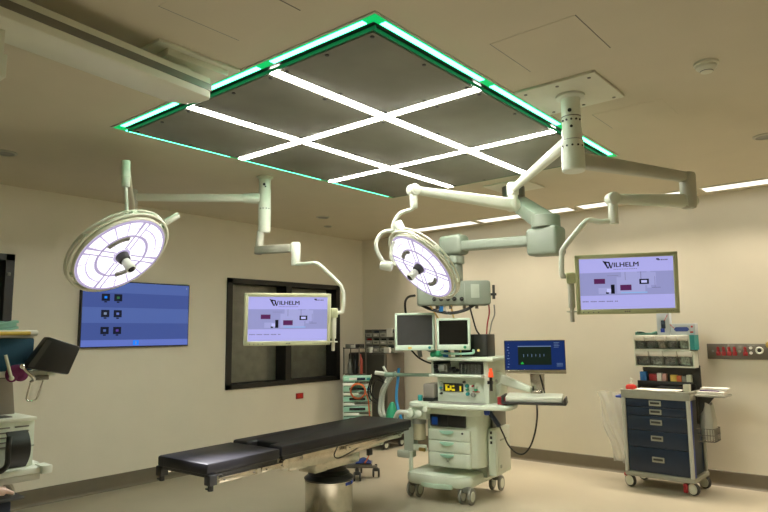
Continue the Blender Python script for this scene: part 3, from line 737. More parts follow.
for q4 in ((-3.485, -3.465, 1.012, 1.06), (-3.462, -3.44, 1.012, 1.038), (-3.437, -3.42, 1.02, 1.062), (-3.417, -3.385, 1.012, 1.032), (-3.49, -3.445, 1.063, 1.070), (-3.41, -3.39, 1.05, 1.064), (-3.335, -3.318, 1.012, 1.06)):
    part('display_reading', MB().bx(q4[0], q4[1], 5.127, 5.131, q4[2], q4[3]), E_yel, cs, label='yellow glowing reading')
for xq, zq, m_, r_ in ((-3.285, 1.10, M_black, .012), (-3.255, 1.065, M_teal, .017), (-3.25, .99, M_teal, .017), (-3.255, 1.03, M_green, .011), (-3.195, 1.065, M_dred, .010), (-3.165, 1.03, M_green, .013), (-3.195, .985, M_grey, .020), (-3.53, 1.04, M_teal, .012), (-3.53, .985, M_dark, .010)):
    part('knob', MB().cyl((xq, 5.142, zq), (xq, 5.108, zq), r_, n=16, bev=.003), m_, cs)
part('marker_line', MB().bx(-3.205, -3.13, 5.134, 5.141, 1.008, 1.016), M_red, cs)
part('push_bar', MB().bx(-3.545, -3.52, 5.12, 5.142, 1.01, 1.10, .005), M_mach2, cs)
part('middle_shelf', MB().bx(-3.63, -3.07, 5.06, 5.62, 1.145, 1.172, .008), M_mach, am)
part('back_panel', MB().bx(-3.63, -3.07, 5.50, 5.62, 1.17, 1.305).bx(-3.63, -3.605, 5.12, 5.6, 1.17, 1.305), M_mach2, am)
part('top_shelf', MB().bx(-3.64, -2.955, 5.05, 5.66, 1.300, 1.335, .012), M_mach, am)
part('side_post', MB().bx(-3.085, -3.03, 5.12, 5.60, .90, 1.305, .01), M_mach, am)
part('part_tray', MB().bx(-3.325, -3.10, 5.13, 5.40, 1.178, 1.275, .006), M_bin, am)
for i in range(6): part('tray_divider', MB().bx(-3.31+i*.036, -3.308+i*.036, 5.125, 5.131, 1.185, 1.265), M_mach2, am)
part('tray_frame', MB().bx(-3.33, -3.095, 5.12, 5.132, 1.268, 1.28).bx(-3.33, -3.32, 5.12, 5.132, 1.175, 1.28).bx(-3.105, -3.095, 5.12, 5.132, 1.175, 1.28), M_dark, am)
for i, (xq, zq) in enumerate(((-3.59, 1.24), (-3.575, 1.20), (-3.42, 1.22), (-3.385, 1.205))):
    part('connector', MB().cyl((xq, 5.49, zq), (xq, 5.12, zq), .020, n=14, bev=.004), M_black, am)
part('gas_block', MB().bx(-3.56, -3.47, 5.14, 5.3, 1.18, 1.27, .008).bx(-3.55, -3.48, 5.10, 5.15, 1.20, 1.26, .01), M_grey, am)
part('gas_block', MB().bx(-3.455, -3.36, 5.2, 5.4, 1.175, 1.29, .006), M_mach2, am)
va = part('vaporizer', MB().bx(-3.72, -3.595, 5.10, 5.32, .935, 1.075, .02), mat('warm_grey_metal', (.34, .31, .27), .4, .2), am)
part('vaporizer_base', MB().bx(-3.715, -3.60, 5.09, 5.3, .905, .94, .004), M_black, va)
part('filler_cap', MB().cyl((-3.765, 5.13, .905), (-3.765, 5.13, .96), .024, n=16, bev=.005), M_teal, va)
br = MB().cyl((-3.62, 5.32, 1.145), (-4.27, 5.30, 1.135), .018, n=16).cyl((-4.15, 5.30, 1.137), (-4.27, 5.30, 1.135), .026, n=16)
part('hose_arm', br, mat('sage_rail', (.30, .42, .34), .45), am)
part('port', MB().cyl((-3.79, 4.99, .80), (-3.79, 4.95, .80), .042, n=20, bev=.006).cyl((-3.69, 4.99, .80), (-3.69, 4.94, .805), .036, n=20, bev=.006).cyl((-3.60, 4.98, .845), (-3.60, 4.91, .85), .028, n=18, bev=.006).bx(-3.82, -3.62, 4.985, 5.1, .745, .86, .01), M_mach, am)
jr = part('absorber_canister', MB().lathe([(.055, .545), (.06, .55), (.06, .73), (.065, .735), (.065, .76), (.05, .77)], (-3.735, 5.05, 0), n=28), M_amber, am)
part('canister_collar', MB().cyl((-3.735, 5.05, .70), (-3.735, 5.05, .75), .068, n=28), M_grey, jr)
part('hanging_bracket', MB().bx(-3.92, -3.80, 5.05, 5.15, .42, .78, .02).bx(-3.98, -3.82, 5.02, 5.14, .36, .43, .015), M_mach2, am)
part('rail', MB().cyl((-3.83, 5.04, .43), (-3.83, 5.04, .23), .02, n=12).bx(-3.80, -3.66, 5.03, 5.06, .44, .50, .01), M_mach, am)
part('brass_valve', MB().cyl((-3.72, 5.02, .46), (-3.66, 5.01, .46), .018, n=14), M_brass, am)
# side arm with the desk screen and keyboard tray
ar = part('swing_arm', limb(limb(MB(), (-3.09, 5.34, 1.145), (-2.98, 5.33, 1.13), .09, .11, .09, .11, .02), (-2.99, 5.33, 1.125), (-2.69, 5.31, 1.035), .07, .095, .06, .05, .012), M_mach, am)
part('arm_screw', MB().cyl((-3.02, 5.29, 1.11), (-3.02, 5.275, 1.11), .014, n=12), M_mach2, ar)
part('arm_bracket', MB().prism([(-3.06, 1.07), (-2.97, 1.09), (-2.99, .99), (-3.06, .92)], 5.28, 5.40, Matrix(((1, 0, 0, 0), (0, 0, 1, 0), (0, 1, 0, 0), (0, 0, 0, 1))), .006), M_mach, am)
part('screen_stand', MB().bx(-2.715, -2.585, 5.36, 5.39, .96, 1.25, .006).bx(-2.70, -2.60, 5.30, 5.37, .96, 1.03, .01), M_steel, am)
part('stand_cable', MB().tube([(-2.62, 5.355, 1.17), (-2.60, 5.345, 1.10), (-2.575, 5.345, 1.0)], .007, 6).tube([(-2.70, 5.35, 1.06), (-2.705, 5.35, 1.0)], .010, 6), M_black, am)
KM = Matrix.Translation((-2.64, 5.24, 0)) @ Matrix.Rotation(math.radians(12), 4, 'Z')
def ktm(mb): mb.bm.transform(KM); return mb
kt = part('keyboard_tray', ktm(MB().bx(-.285, .285, -.12, .13, .918, .942, .006)), M_dark, am)
part('tray_edge', ktm(MB().bx(-.285, -.262, -.12, .12, .938, .995, .006)), M_dark, kt)
part('tray_edge', ktm(MB().bx(.265, .282, -.12, .12, .938, .98, .006)), M_dark, kt)
solo('keyboard', ktm(MB().box((0, .0, .972), (.50, .20, .05), .010, rot=(math.radians(6), 0, 0))), M_white, 'white covered keyboard on the black tray of the machine arm', 'keyboard')
dm_ = thing('desktop_monitor', 'slim desktop screen with a blue desktop and black window on the machine arm', 'monitor', (-2.655, 5.34, 1.18), rot=Matrix.Rotation(math.radians(24), 3, 'Z') @ Matrix.Diagonal((1, 1, 1)))
part('casing', MB().bx(-.278, .278, -.01, .035, .0, .31, .006), M_black, dm_, local=True)
part('chin', MB().bx(-.278, .278, -.016, -.008, .0, .036, .003), M_steel, dm_, local=True)
sm = MB()
def dr_(x0, x1, z0, z1, m, k=[0]):
    k[0] += 1; y_ = -.0105-.0002*k[0]; sm.m(m).quad((x0, y_, z0), (x1, y_, z0), (x1, y_, z1), (x0, y_, z1))
dr_(-.272, .272, .04, .303, 0); dr_(-.155, .15, .082, .258, 1); dr_(-.155, .15, .250, .258, 3); dr_(-.15, .145, .085, .249, 1)
dr_(-.13, -.105, .09, .102, 2); dr_(-.122, -.112, .10, .11, 2)
for i in range(6): dr_(-.105+i*.037, -.10+i*.037, .155+.006*(i % 2), .182, 3)
for i in range(9): dr_(-.255+.006*(i % 3), -.24+.007*(i % 2), .06+i*.026, .067+i*.026, 3)
for i in range(4): dr_(.175, .225-.008*(i % 2), .285-i*.014, .289-i*.014, 3)
for i in range(3): dr_(.195, .25, .07+i*.012, .074+i*.012, 3)
part('screen', sm, [E_pcb, E_pck, E_pcg, E_pcw], dm_, local=True, flat=True)
# things standing on the machine
def bedside(c, w_, h_, screen, rz, tilt, label, green):
    t = thing('patient_monitor', label, 'patient monitor', c, rot=Matrix.Rotation(rz, 3, 'Z') @ Matrix.Rotation(tilt, 3, 'X'), group='patient monitors')
    part('casing', MB().box((0, .03, h_/2), (w_, .07, h_), .016).box((0, .08, h_/2), (w_*.7, .08, h_*.7), .03), M_mint, t, local=True)
    bz = MB(); s_ = .022
    for c_, d_ in (((0, -.008, h_-s_/2), (w_, .02, s_)), ((0, -.008, .026), (w_, .02, .052)), ((-w_/2+s_/2, -.008, h_/2), (s_, .02, h_)), ((w_/2-s_/2, -.008, h_/2), (s_, .02, h_))): bz.box(c_, d_, .007)
    bo_ = part('bezel', bz, mat('pale_mint_bezel', (.60, .73, .60), .4), t, local=True)
    part('screen', MB().bx(-w_/2+s_, w_/2-s_, -.010, -.006, .052, h_-s_), screen, t, local=True)
    part('dial', MB().cyl((w_/2-.05, -.018, .026), (w_/2-.05, -.028, .026), .014, n=16), green, bo_, local=True)
    return t, bo_
p1, b_1 = bedside((-3.735, 4.985, 1.40), .39, .365, M_screen_off, math.radians(24), math.radians(-2), 'left patient monitor with a dark grey screen, jutting out from the machine', M_teal)
part('sticker', MB().bx(-.065, -.03, -.0195, -.0185, .014, .034), M_yellow, b_1, local=True)
p2, b_2 = bedside((-3.32, 4.99, 1.405), .315, .30, M_screen_blk, math.radians(20), math.radians(-2), 'right patient monitor with a black screen, beside the grey screened one', M_green)
for p_, xq in ((p1, .02), (p2, .0)):
    part('support_arm', MB().tube([(xq, .10, .12), (xq+.01, .14, .02), (xq+.02, .15, -.065)], .022, 10), M_grey, p_, local=True)
part('support_arm', MB().tube([(-3.74, 5.10, 1.46), (-3.68, 5.18, 1.40), (-3.60, 5.22, 1.37), (-3.56, 5.25, 1.335)], .02, 10), M_grey, p1)
part('base_bar', MB().tube([(-3.45, 5.02, 1.405), (-3.44, 5.02, 1.375), (-3.17, 5.04, 1.372), (-3.14, 5.04, 1.41)], .012, 8), M_mint, p2)
bb = thing('computer_unit', 'black box shaped computer on the top shelf behind the patient monitors', 'computer', (-3.24, 5.40, 1.335))
part('casing', MB().box((-3.26, 5.38, 1.4425), (.32, .20, .215), .008), M_black, bb)
part('front_panel', MB().bx(-3.235, -3.11, 5.272, 5.282, 1.345, 1.54, .003), M_dark, bb)
part('lamp', MB().cyl((-3.19, 5.274, 1.395), (-3.19, 5.268, 1.395), .013, n=14), E_amb, bb, label='small amber light')
solo('green_connector_cluster', MB().ball((-3.555, 5.12, 1.365), .045, (1.3, .8, .7)).ball((-3.50, 5.11, 1.375), .03).ball((-3.60, 5.10, 1.36), .028), M_green, 'clump of green connectors on the top shelf below the patient monitors', 'connectors', org=(-3.555, 5.12, 1.335))
solo('blue_connector', MB().bx(-3.475, -3.425, 5.06, 5.10, 1.335, 1.40, .01).bx(-3.47, -3.43, 5.065, 5.095, 1.39, 1.42, .006), M_blue, 'blue connector block beside the green connectors on the top shelf', 'connector')
fl = thing('warning_lamp', 'red topped black stick lamp clipped to the right post of the machine', 'lamp', (-3.0, 5.10, 1.0))
part('body', MB().cyl((-3.0, 5.10, 1.03), (-3.0, 5.10, 1.16), .014, n=14).bx(-3.035, -2.99, 5.09, 5.13, 1.09, 1.12, .004), M_black, fl)
part('head', MB().cyl((-3.0, 5.10, 1.155), (-3.0, 5.10, 1.205), .024, .020, 16, .006).cyl((-3.0, 5.10, 1.20), (-3.0, 5.10, 1.235), .015, n=14, bev=.005), E_redl, fl, label='glowing red top')
solo('red_box', MB().bx(-2.955, -2.87, 5.12, 5.20, .905, .975, .006), [M_dred], 'small dark red box at the right end of the machine work surface', 'box')
sc_ = thing('computer_tower', 'white computer case hanging on the right side of the anaesthesia machine', 'computer', (-3.06, 5.41, .235))
part('casing', MB().bx(-3.10, -3.02, 5.22, 5.60, .235, .665, .01), M_mach, sc_)
part('side_cover', MB().bx(-3.021, -3.013, 5.26, 5.57, .27, .635, .004), M_white, sc_)
for i in range(3): part('port', MB().bx(-3.075, -3.055, 5.214, 5.222, .62-i*.045, .645-i*.045), M_black, sc_)
part('side_grip', MB().bx(-3.013, -3.005, 5.30, 5.46, .55, .565, .003), M_mach2, sc_)
part('badge', MB().bx(-3.013, -3.008, 5.30, 5.33, .30, .33), M_mach2, sc_)
part('hanger', MB().bx(-3.09, -3.06, 5.3, 5.6, .66, .82, .004), M_dsteel, sc_)
bs_ = thing('barcode_scanner', 'dark blue hand scanner hanging nose down beside the white computer case', 'scanner', (-3.0, 5.18, .70))
part('grip', limb(MB(), (-3.07, 5.17, .85), (-2.965, 5.19, .70), .045, .05, .035, .04, .012), M_navy, bs_)
part('nose', limb(MB(), (-3.075, 5.16, .86), (-3.06, 5.12, .81), .06, .05, .05, .04, .012), M_navy2, bs_)
solo('scanner_cable', MB().tube([(-2.965, 5.19, .70), (-2.94, 5.22, .62), (-2.91, 5.25, .53), (-2.85, 5.27, .465), (-2.78, 5.28, .455), (-2.71, 5.28, .53), (-2.66, 5.28, .66), (-2.635, 5.28, .80), (-2.63, 5.27, .92)], .008, 8), M_black, 'black cable looping down from the keyboard tray to the hand scanner', 'cable', org=(-2.78, 5.28, .455))

def swing(objs, deg, piv):
    M = Matrix.Translation(piv) @ Matrix.Rotation(math.radians(deg), 4, 'Z') @ Matrix.Translation(-V(piv))
    for o in objs:
        W = M @ ROOTM[o] if o in ROOTM else M @ Matrix.Translation(o.location) @ o.rotation_euler.to_matrix().to_4x4()
        if o in ROOTM: ROOTM[o] = W
        o.location = W.translation; o.rotation_euler = W.to_euler()
swing([o for o in C.objects if o.parent is None and 'category' in o and o['category'] in ('anaesthesia machine', 'keyboard', 'patient monitor', 'computer', 'connectors', 'connector', 'lamp', 'scanner') or o.name in ('desktop_monitor', 'red_box', 'scanner_cable')], 8, (-3.55, 5.0, 0))
# hoses at the left of the machine
def hose(name, pts, r, m, label, cat='hose', group=None, rib=0., sm=6, k=8):
    P = V(pts[0])
    return solo(name, MB().tube(pts, r, k, rib=rib, sm=sm), m, label, cat, group, org=P)
hose('breathing_hose', [(-4.25, 5.27, 1.15), (-4.28, 5.22, 1.09), (-4.36, 5.20, .97), (-4.38, 5.19, .85), (-4.32, 5.12, .74), (-4.17, 5.05, .70)], .017, M_tube, 'outer pale corrugated breathing hose looping from the mint hose arm', rib=.12, sm=14)
hose('breathing_hose', [(-4.21, 5.26, 1.16), (-4.24, 5.20, 1.09), (-4.30, 5.17, .97), (-4.31, 5.15, .84), (-4.23, 5.08, .73), (-4.11, 5.02, .71)], .017, M_tube, 'inner pale corrugated breathing hose beside the blue hose', rib=.12, sm=14)
hose('white_hose', [(-3.79, 4.945, .80), (-3.84, 4.90, .81), (-3.90, 4.90, .80), (-3.96, 4.93, .74), (-4.0, 4.98, .68)], .022, M_whitehose, 'thick white hose curving out of the left port of the machine', rib=.08, sm=12, k=12)
hose('blue_hose', [(-4.19, 5.28, 1.20), (-4.18, 5.25, 1.08), (-4.16, 5.20, .97), (-4.11, 5.14, .86), (-4.02, 5.08, .74), (-3.98, 5.06, .68)], .015, M_blueg, 'bright blue hose hanging over the end of the mint hose arm', k=10)
solo('breathing_bag', MB().lathe([(.012, 0), (.03, .02), (.058, .09), (.05, .16), (.028, .22), (.016, .24)], (-4.10, 5.02, .64), (.12, 0, 1), 20), M_green, 'green breathing bag hanging among the hoses left of the machine', 'breathing bag')
for i, (r_, off) in enumerate(((.13, 0), (.115, .02), (.10, -.015))):
    c_ = V((-4.47, 5.24+.02*i, .97+off))
    pts = [c_+V((r_*math.cos(a)*.9, .012*math.sin(3*a), r_*math.sin(a)*1.15)) for a in [2*PI*j/28 for j in range(28)]]
    solo('coiled_cable', MB().tube(pts, .009, 6, closed=True, sm=0), M_black, ('largest', 'middle', 'smallest')[i]+' loop of the black cable coiled behind the pale breathing hoses', 'cable', 'black coiled cables', org=c_-V((0, 0, r_)))
solo('hose_connector', MB().cyl((-4.30, 5.25, 1.135), (-4.45, 5.20, 1.15), .022, n=14).cyl((-4.29, 5.23, 1.12), (-4.34, 5.20, 1.22), .013, n=10).cyl((-4.29, 5.23, 1.12), (-4.31, 5.2, 1.05), .016, n=10), M_whitehose, 'white branching connector at the tip of the mint hose arm', 'connector')
# cables and gas hoses between pendant and machine
hose('gas_hose', [(-3.52, 4.93, 1.83), (-3.50, 4.99, 1.75), (-3.48, 5.10, 1.60), (-3.48, 5.2, 1.33)], .008, M_brass, 'brass coloured hose hanging from the service head between the patient monitors', 'hose')
hose('gas_hose', [(-3.36, 5.05, 1.83), (-3.36, 5.09, 1.72), (-3.36, 5.18, 1.55), (-3.37, 5.22, 1.335)], .008, M_brass, 'brass coloured hose hanging behind the black screened patient monitor', 'hose')
hose('black_cable', [(-3.62, 4.92, 1.84), (-3.52, 4.96, 1.79), (-3.37, 5.05, 1.755), (-3.25, 5.14, 1.785), (-3.18, 5.20, 1.84)], .015, M_black, 'thick black cable drooping along the underside of the service head', 'cable')
hose('black_cable', [(-3.22, 5.16, 1.83), (-3.21, 5.18, 1.74), (-3.21, 5.25, 1.6), (-3.22, 5.32, 1.55)], .008, M_black, 'thin black cable dropping from the service head to the black computer', 'cable')
hose('red_cable', [(-3.09, 5.30, 1.83), (-3.10, 5.32, 1.75), (-3.13, 5.33, 1.65), (-3.16, 5.36, 1.55)], .007, M_dred, 'red cable slanting down from the right end of the service head', 'cable')
hose('grey_cable', [(-3.05, 5.33, 1.83), (-3.06, 5.35, 1.74), (-3.10, 5.36, 1.66), (-3.14, 5.38, 1.55)], .007, M_grey, 'grey cable beside the red one under the service head', 'cable')
hose('black_cable', [(-3.66, 4.88, 1.93), (-3.74, 4.88, 1.92), (-3.85, 4.97, 1.88), (-3.89, 5.02, 1.80), (-3.895, 5.05, 1.74)], .012, M_black, 'black cable arching from the service head down behind the left patient monitor', 'cable')
hose('black_cable', [(-3.86, 5.04, 1.42), (-3.80, 5.10, 1.33), (-3.70, 5.12, 1.28), (-3.60, 5.12, 1.265), (-3.55, 5.12, 1.26)], .009, M_black, 'black cable drooping below the left patient monitor to the machine', 'cable')
hose('white_wire', [(-3.41, 5.0, 1.83), (-3.40, 5.02, 1.79), (-3.385, 5.05, 1.73)], .009, M_paper, 'short white wire under the middle of the service head', 'cable')
solo('blue_tag', MB().bx(-3.44, -3.40, 4.96, 4.985, 1.77, 1.82, .004), M_blue, 'small blue tag under the middle of the service head', 'tag')

# ------------------------------------------------------------------ blue trolley
tz = math.radians(-2.2)
tr_ = thing('medication_trolley', 'dark blue five drawer trolley on wheels standing against the bare back wall', 'trolley', (-2.005, 6.86, 0), tz)
L_ = dict(parent=tr_, local=True)
part('body', MB().bx(-.30, .30, -.20, .21, .16, .89), M_navy, **L_)
part('base_frame', MB().bx(-.335, .335, -.235, .235, .115, .165, .012), M_trim, **L_)
part('top_rim', MB().bx(-.335, .335, -.240, .235, .885, .955, .012).bx(-.335, .335, -.24, -.215, .95, .972, .006).bx(-.335, .335, .21, .235, .95, .985, .006).bx(-.335, -.315, -.24, .235, .95, .975, .006).bx(.315, .335, -.24, .235, .95, .975, .006), M_trim, **L_)
for sx in (-1, 1):
    part('corner_post', MB().cyl((sx*.312, -.225, .16), (sx*.312, -.225, .89), .020, n=18), mat('pale_grey_post', (.50, .51, .46), .4), label='pale grey corner post', **L_)
    part('corner_post', MB().cyl((sx*.312, .21, .16), (sx*.312, .21, .89), .018, n=18), M_trim, **L_)
    part('blue_strip', MB().bx(sx*.318-.008, sx*.318+.008, -.205, -.150, .16, .885, .004), M_navy2, label='bright blue corner strip', **L_)
for z0, z1 in ((.808, .884), (.724, .802), (.578, .718), (.414, .572), (.168, .408)):
    d_ = part('drawer', MB().bx(-.288, .288, -.225, -.195, z0, z1, .004), M_navy, **L_)
    zc = (z0+z1)/2+(.012 if z1-z0 > .1 else 0)
    part('handle', MB().bx(-.058, .058, -.232, -.222, zc-.026, zc+.026, .004), M_trim, d_, local=True)
    part('handle_slot', MB().bx(-.045, .045, -.236, -.230, zc-.008, zc+.012, .002), M_dark, d_, local=True)
for sx, sy, m_ in ((-1, -1, M_dred), (1, -1, M_dred), (-1, 1, M_dark), (1, 1, M_dark)):
    c_ = V((sx*.30, sy*.185, .062))
    ca = part('caster', MB().cyl(c_+V((0, .0, .03)), c_+V((0, 0, .062)), .02, n=12).box(c_+V((-.01, .028, .03)), (.06, .012, .075), .004), M_dark, **L_)
    part('wheel', MB().cyl(c_+V((-.006, -.016, 0)), c_+V((.006, .016, 0)), .061, n=28, bev=.006), M_dark, ca, local=True)
    part('hub_cap', MB().cyl(c_+V((-.007, -.02, 0)), c_+V((.007, .02, 0)), .049, n=24), M_cream, ca, local=True)
    if sy < 0 and sx > 0: part('brake_pedal', MB().bx(c_.x-.085, c_.x-.05, c_.y-.035, c_.y+.03, .02, .105, .006), m_, ca, local=True)
part('bumper', MB().bx(-.36, -.33, -.2, -.17, .10, .13, .005), M_dred, **L_)
# upright with the bin rows
part('back_upright', MB().bx(-.235, .335, .16, .185, .97, 1.21, .004).bx(-.20, -.17, .185, .21, .90, 1.50).bx(.27, .30, .185, .21, .90, 1.50), M_dark, **L_)
rl = part('side_rail', MB().tube([(-.33, -.14, .885), (-.40, -.15, .885), (-.42, -.12, .885), (-.42, .08, .885), (-.40, .12, .885), (-.33, .12, .885)], .011, 10), M_navy2, **L_)
part('fold_shelf', MB().bx(.345, .615, -.13, .14, .925, .945, .006), M_trim, **L_)
part('shelf_bracket', MB().prism([(.335, .925), (.50, .925), (.335, .72)], -.02, .0, Matrix(((1, 0, 0, 0), (0, 0, 1, 0), (0, 1, 0, 0), (0, 0, 0, 1)))).bx(.335, .35, -.06, .06, .66, .93), M_dark, **L_)
wb = MB()
for zz in (.50, .56, .62): wb.tube([(.34, -.10, zz), (.47, -.10, zz), (.49, -.06, zz), (.49, .10, zz), (.47, .13, zz), (.34, .13, zz)], .004, 6, sm=2)
for i in range(6): wb.tube([(.36+i*.024, -.10, .50), (.36+i*.024, -.10, .62)], .003, 5, sm=0)
for i in range(7): wb.tube([(.49, -.07+i*.03, .50), (.49, -.07+i*.03, .62)], .003, 5, sm=0)
for i in range(6): wb.tube([(.36+i*.024, -.10, .50), (.36+i*.024, .13, .50)], .003, 5, sm=0)
part('wire_basket', wb, M_dsteel, **L_)
TM = ROOTM[tr_]
def tw(p): return TM @ V(p)
def tsolo(name, mb, m, label, cat, group=None, **k):
    mb.bm.transform(TM); return solo(name, mb, m, label, cat, group, **k)
def bins(z0, z1, n, x0, x1, label):
    t = thing('bin_organizer', label, 'bin organizer', tw((0, .10, z0)), tz, group='tilt bin rows on the blue trolley')
    base = V((0, .10, z0)); S = lambda mb: (mb.bm.transform(Matrix.Translation(-base)), mb)[1]
    fr = MB().bx(x0, x1, .155, .165, z0, z1).bx(x0, x1, .02, .165, z0, z0+.016, .003).bx(x0, x1, .02, .165, z1-.008, z1, .002).bx(x0, x0+.012, .02, .16, z0, z1).bx(x1-.012, x1, .02, .16, z0, z1)
    part('frame', S(fr), M_white if n == 4 else M_white, t, local=True)
    if n == 5: part('end_panel', S(MB().bx(x1, x1+.045, .02, .165, z0+.01, z1)), M_teal, t, local=True, label='teal end panel')
    w_ = (x1-x0-.024)/n
    for i in range(n):
        a = x0+.012+i*w_; h_ = z1-z0
        bn = part('bin', S(MB().prism([(.05, z0+.02), (.012, z1-.035), (.012, z1-.012), (.15, z1-.012), (.15, z0+.02)], a+.006, a+w_-.006, Matrix(((0, 0, 1, 0), (1, 0, 0, 0), (0, 1, 0, 0), (0, 0, 0, 1))), .003)), M_bin, t, local=True)
        part('lip', S(MB().prism([(.015, z1-.058), (-.010, z1-.040), (-.008, z1-.006), (.05, z1-.006), (.05, z1-.02)], a+.004, a+w_-.004, Matrix(((0, 0, 1, 0), (1, 0, 0, 0), (0, 1, 0, 0), (0, 0, 0, 1))), .002)), M_paper, bn, local=True)
        cm = (M_cont, mat('dark_contents', (.10, .11, .10), .7, var=.8, scale=50), mat('green_contents', (.40, .50, .42), .7, var=.5, scale=60), mat('warm_contents', (.42, .36, .28), .7, var=.6, scale=50))[(1, 1, 3, 1, 2)[i] if n == 5 else (1, 0, 1, 2)[i]]
        # packets seen through the front of the bin
        pk = MB(); rr = random.Random(i*7+n)
        for q in range(5): pk.box((a+w_/2+rr.uniform(-.02, .02)*w_*8*.4, .047-.002*q, z0+.03+(h_-.085)*(q+.5)/5), (w_*.62, .012, (h_-.09)/5), .002, rot=(rr.uniform(-.15, .15), rr.uniform(-.12, .12), 0))
        part('packets', S(pk), cm, bn, local=True)
    return t
bins(1.36, 1.52, 5, -.265, .295, 'upper bin row of the trolley, five tilt bins wide with a teal end')
bins(1.19, 1.36, 4, -.265, .325, 'lower bin row of the trolley, four larger tilt bins wide')
part('rack_bracket', MB().bx(-.24, .32, .165, .19, 1.15, 1.52), M_dark, **L_)
# goods on top of the bins
def carton(x0, x1, z0, z1, y0, y1, label, mark):
    t = thing('supply_carton', label, 'carton', tw(((x0+x1)/2, (y0+y1)/2, z0)), tz, group='cartons on top of the bin rows')
    S = lambda mb: (mb.bm.transform(Matrix.Translation(-V(((x0+x1)/2, (y0+y1)/2, z0)))), mb)[1]
    part('box', S(MB().bx(x0, x1, y0, y1, z0, z1, .002)), mat('pale_blue_card', (.55, .60, .64), .6), t, local=True)
    xc, zc = (x0+x1)/2, (z0+z1)/2
    if mark == 'v':
        part('printed_mark', S(MB().bx(xc-.022, xc+.022, y0-.002, y0, zc-.045, zc+.04, .001)), M_navy, t, local=True)
        part('printed_mark', S(MB().bx(xc-.03, xc+.012, y0-.003, y0, zc-.085, zc-.045, .001)), M_navy2, t, local=True)
        part('red_stripe', S(MB().box((xc+.03, y0-.001, zc+.065), (.006, .003, .07), 0, rot=(0, .5, 0))), M_red, t, local=True)
    else:
        part('printed_mark', S(MB().prism([(xc-.085, zc), (xc-.065, zc+.022), (xc+.045, zc+.022), (xc+.065, zc), (xc+.045, zc-.022), (xc-.065, zc-.022)], y0-.002, y0, Matrix(((1, 0, 0, 0), (0, 0, 1, 0), (0, 1, 0, 0), (0, 0, 0, 1))))), mat('print_blue', (.03, .06, .28), .5), t, local=True)
        part('red_stripe', S(MB().box((xc-.10, y0-.001, zc+.03), (.005, .003, .06), 0, rot=(0, -.8, 0)).cyl((xc+.09, y0, zc+.025), (xc+.09, y0-.002, zc+.025), .01, n=12).box((xc+.085, y0-.001, zc-.03), (.03, .003, .015))), M_red, t, local=True)
carton(-.025, .105, 1.52, 1.745, .05, .12, 'upright pale carton with a dark blue print on the bin rows', 'v')
carton(.108, .345, 1.52, 1.635, .05, .15, 'lying pale carton with a long blue print, right of the upright one', 'h')
def cloth(u, v): return (-.25+.225*u, .03+.11*v, 1.522+.02+.012*math.sin(7*u+2*v)+.008*math.sin(13*v+3*u))
gc = MB().sheet(cloth, 14, 8).bx(-.25, -.03, .03, .14, 1.522, 1.545, .006)
tsolo('green_cloth', gc, M_gcloth, 'folded dark green cloth on the left end of the bin rows', 'cloth')
# the row of coloured boxes below
cols = [('blue', M_blue, -.25, .075, .11), ('red', M_dred, -.155, .09, .09), ('white', M_paper, -.075, .05, .10), ('pink', mat('pink_card', (.6, .35, .32), .6), -.022, .045, .095), ('yellow', M_yellow, .058, .07, .085), ('orange', M_orange, .12, .05, .08), ('pale grey', M_grey, .17, .045, .075), ('cream', M_cream, .215, .05, .09)]
for nm, m_, x_, w_, h_ in cols:
    mb = MB().bx(x_, x_+w_*.9, .10, .15, .9755+.05, .9755+.05+h_, .003).bx(x_+w_*.2, x_+w_*.5, .095, .101, 1.06, 1.06+h_*.5)
    tsolo('dressing_box', mb, m_, 'small %s packet standing in the black holder on the trolley top' % nm, 'packet', 'packets in the black holder')
tsolo('packet_holder', MB().bx(-.27, .285, .075, .092, .956, 1.045, .003).bx(-.27, .285, .075, .158, .956, 1.02, .003), M_black, 'long black holder of coloured packets at the back of the trolley top', 'holder')
tsolo('black_tray', MB().prism([(-.07, .952), (.21, .952), (.20, 1.0), (-.03, 1.0), (-.06, .975)], -.02, .065, Matrix(((1, 0, 0, 0), (0, 0, 1, 0), (0, 1, 0, 0), (0, 0, 0, 1))), .004), M_black, 'low black tray on the white sheet of the trolley top', 'tray')
tsolo('white_sheet', MB().sheet(lambda u, v: (-.20+.42*u, -.235+.20*v, .9755+.004*math.sin(9*u)*math.cos(5*v)+.003*v), 18, 8, .006), M_paper, 'white paper sheet spread over the front of the trolley top', 'sheet')
tsolo('white_jar', MB().bx(.215, .275, -.03, .03, .957, 1.03, .006), M_cream, 'cream box at the right front corner of the trolley top', 'box')
rb_ = thing('red_pump_bottle', 'red domed bottle with a white spout at the left end of the trolley top', 'bottle', tw((-.275, -.10, .957)), tz)
part('dome', MB().lathe([(.055, .0), (.055, .03), (.045, .05), (.02, .058)], n=24), M_red, rb_, local=True)
part('spout', MB().lathe([(.018, .055), (.016, .075), (.010, .08), (.008, .12), (.004, .125)], n=16).cyl((0, 0, .11), (.03, -.02, .112), .006, n=8), M_white, rb_, local=True)
tsolo('paper_stack', MB().bx(.36, .60, -.10, .12, .9455, .975, .003).box((.49, .05, .99), (.24, .16, .03), .003, rot=(0, 0, .1)), M_paper, 'stack of white papers on the fold out side shelf of the trolley', 'papers')
tsolo('purple_pen', MB().cyl((.38, -.06, .981), (.55, -.05, .981), .006, n=8), mat('purple_plastic', (.10, .05, .16), .4), 'dark purple pen lying on the white paper stack', 'pen')
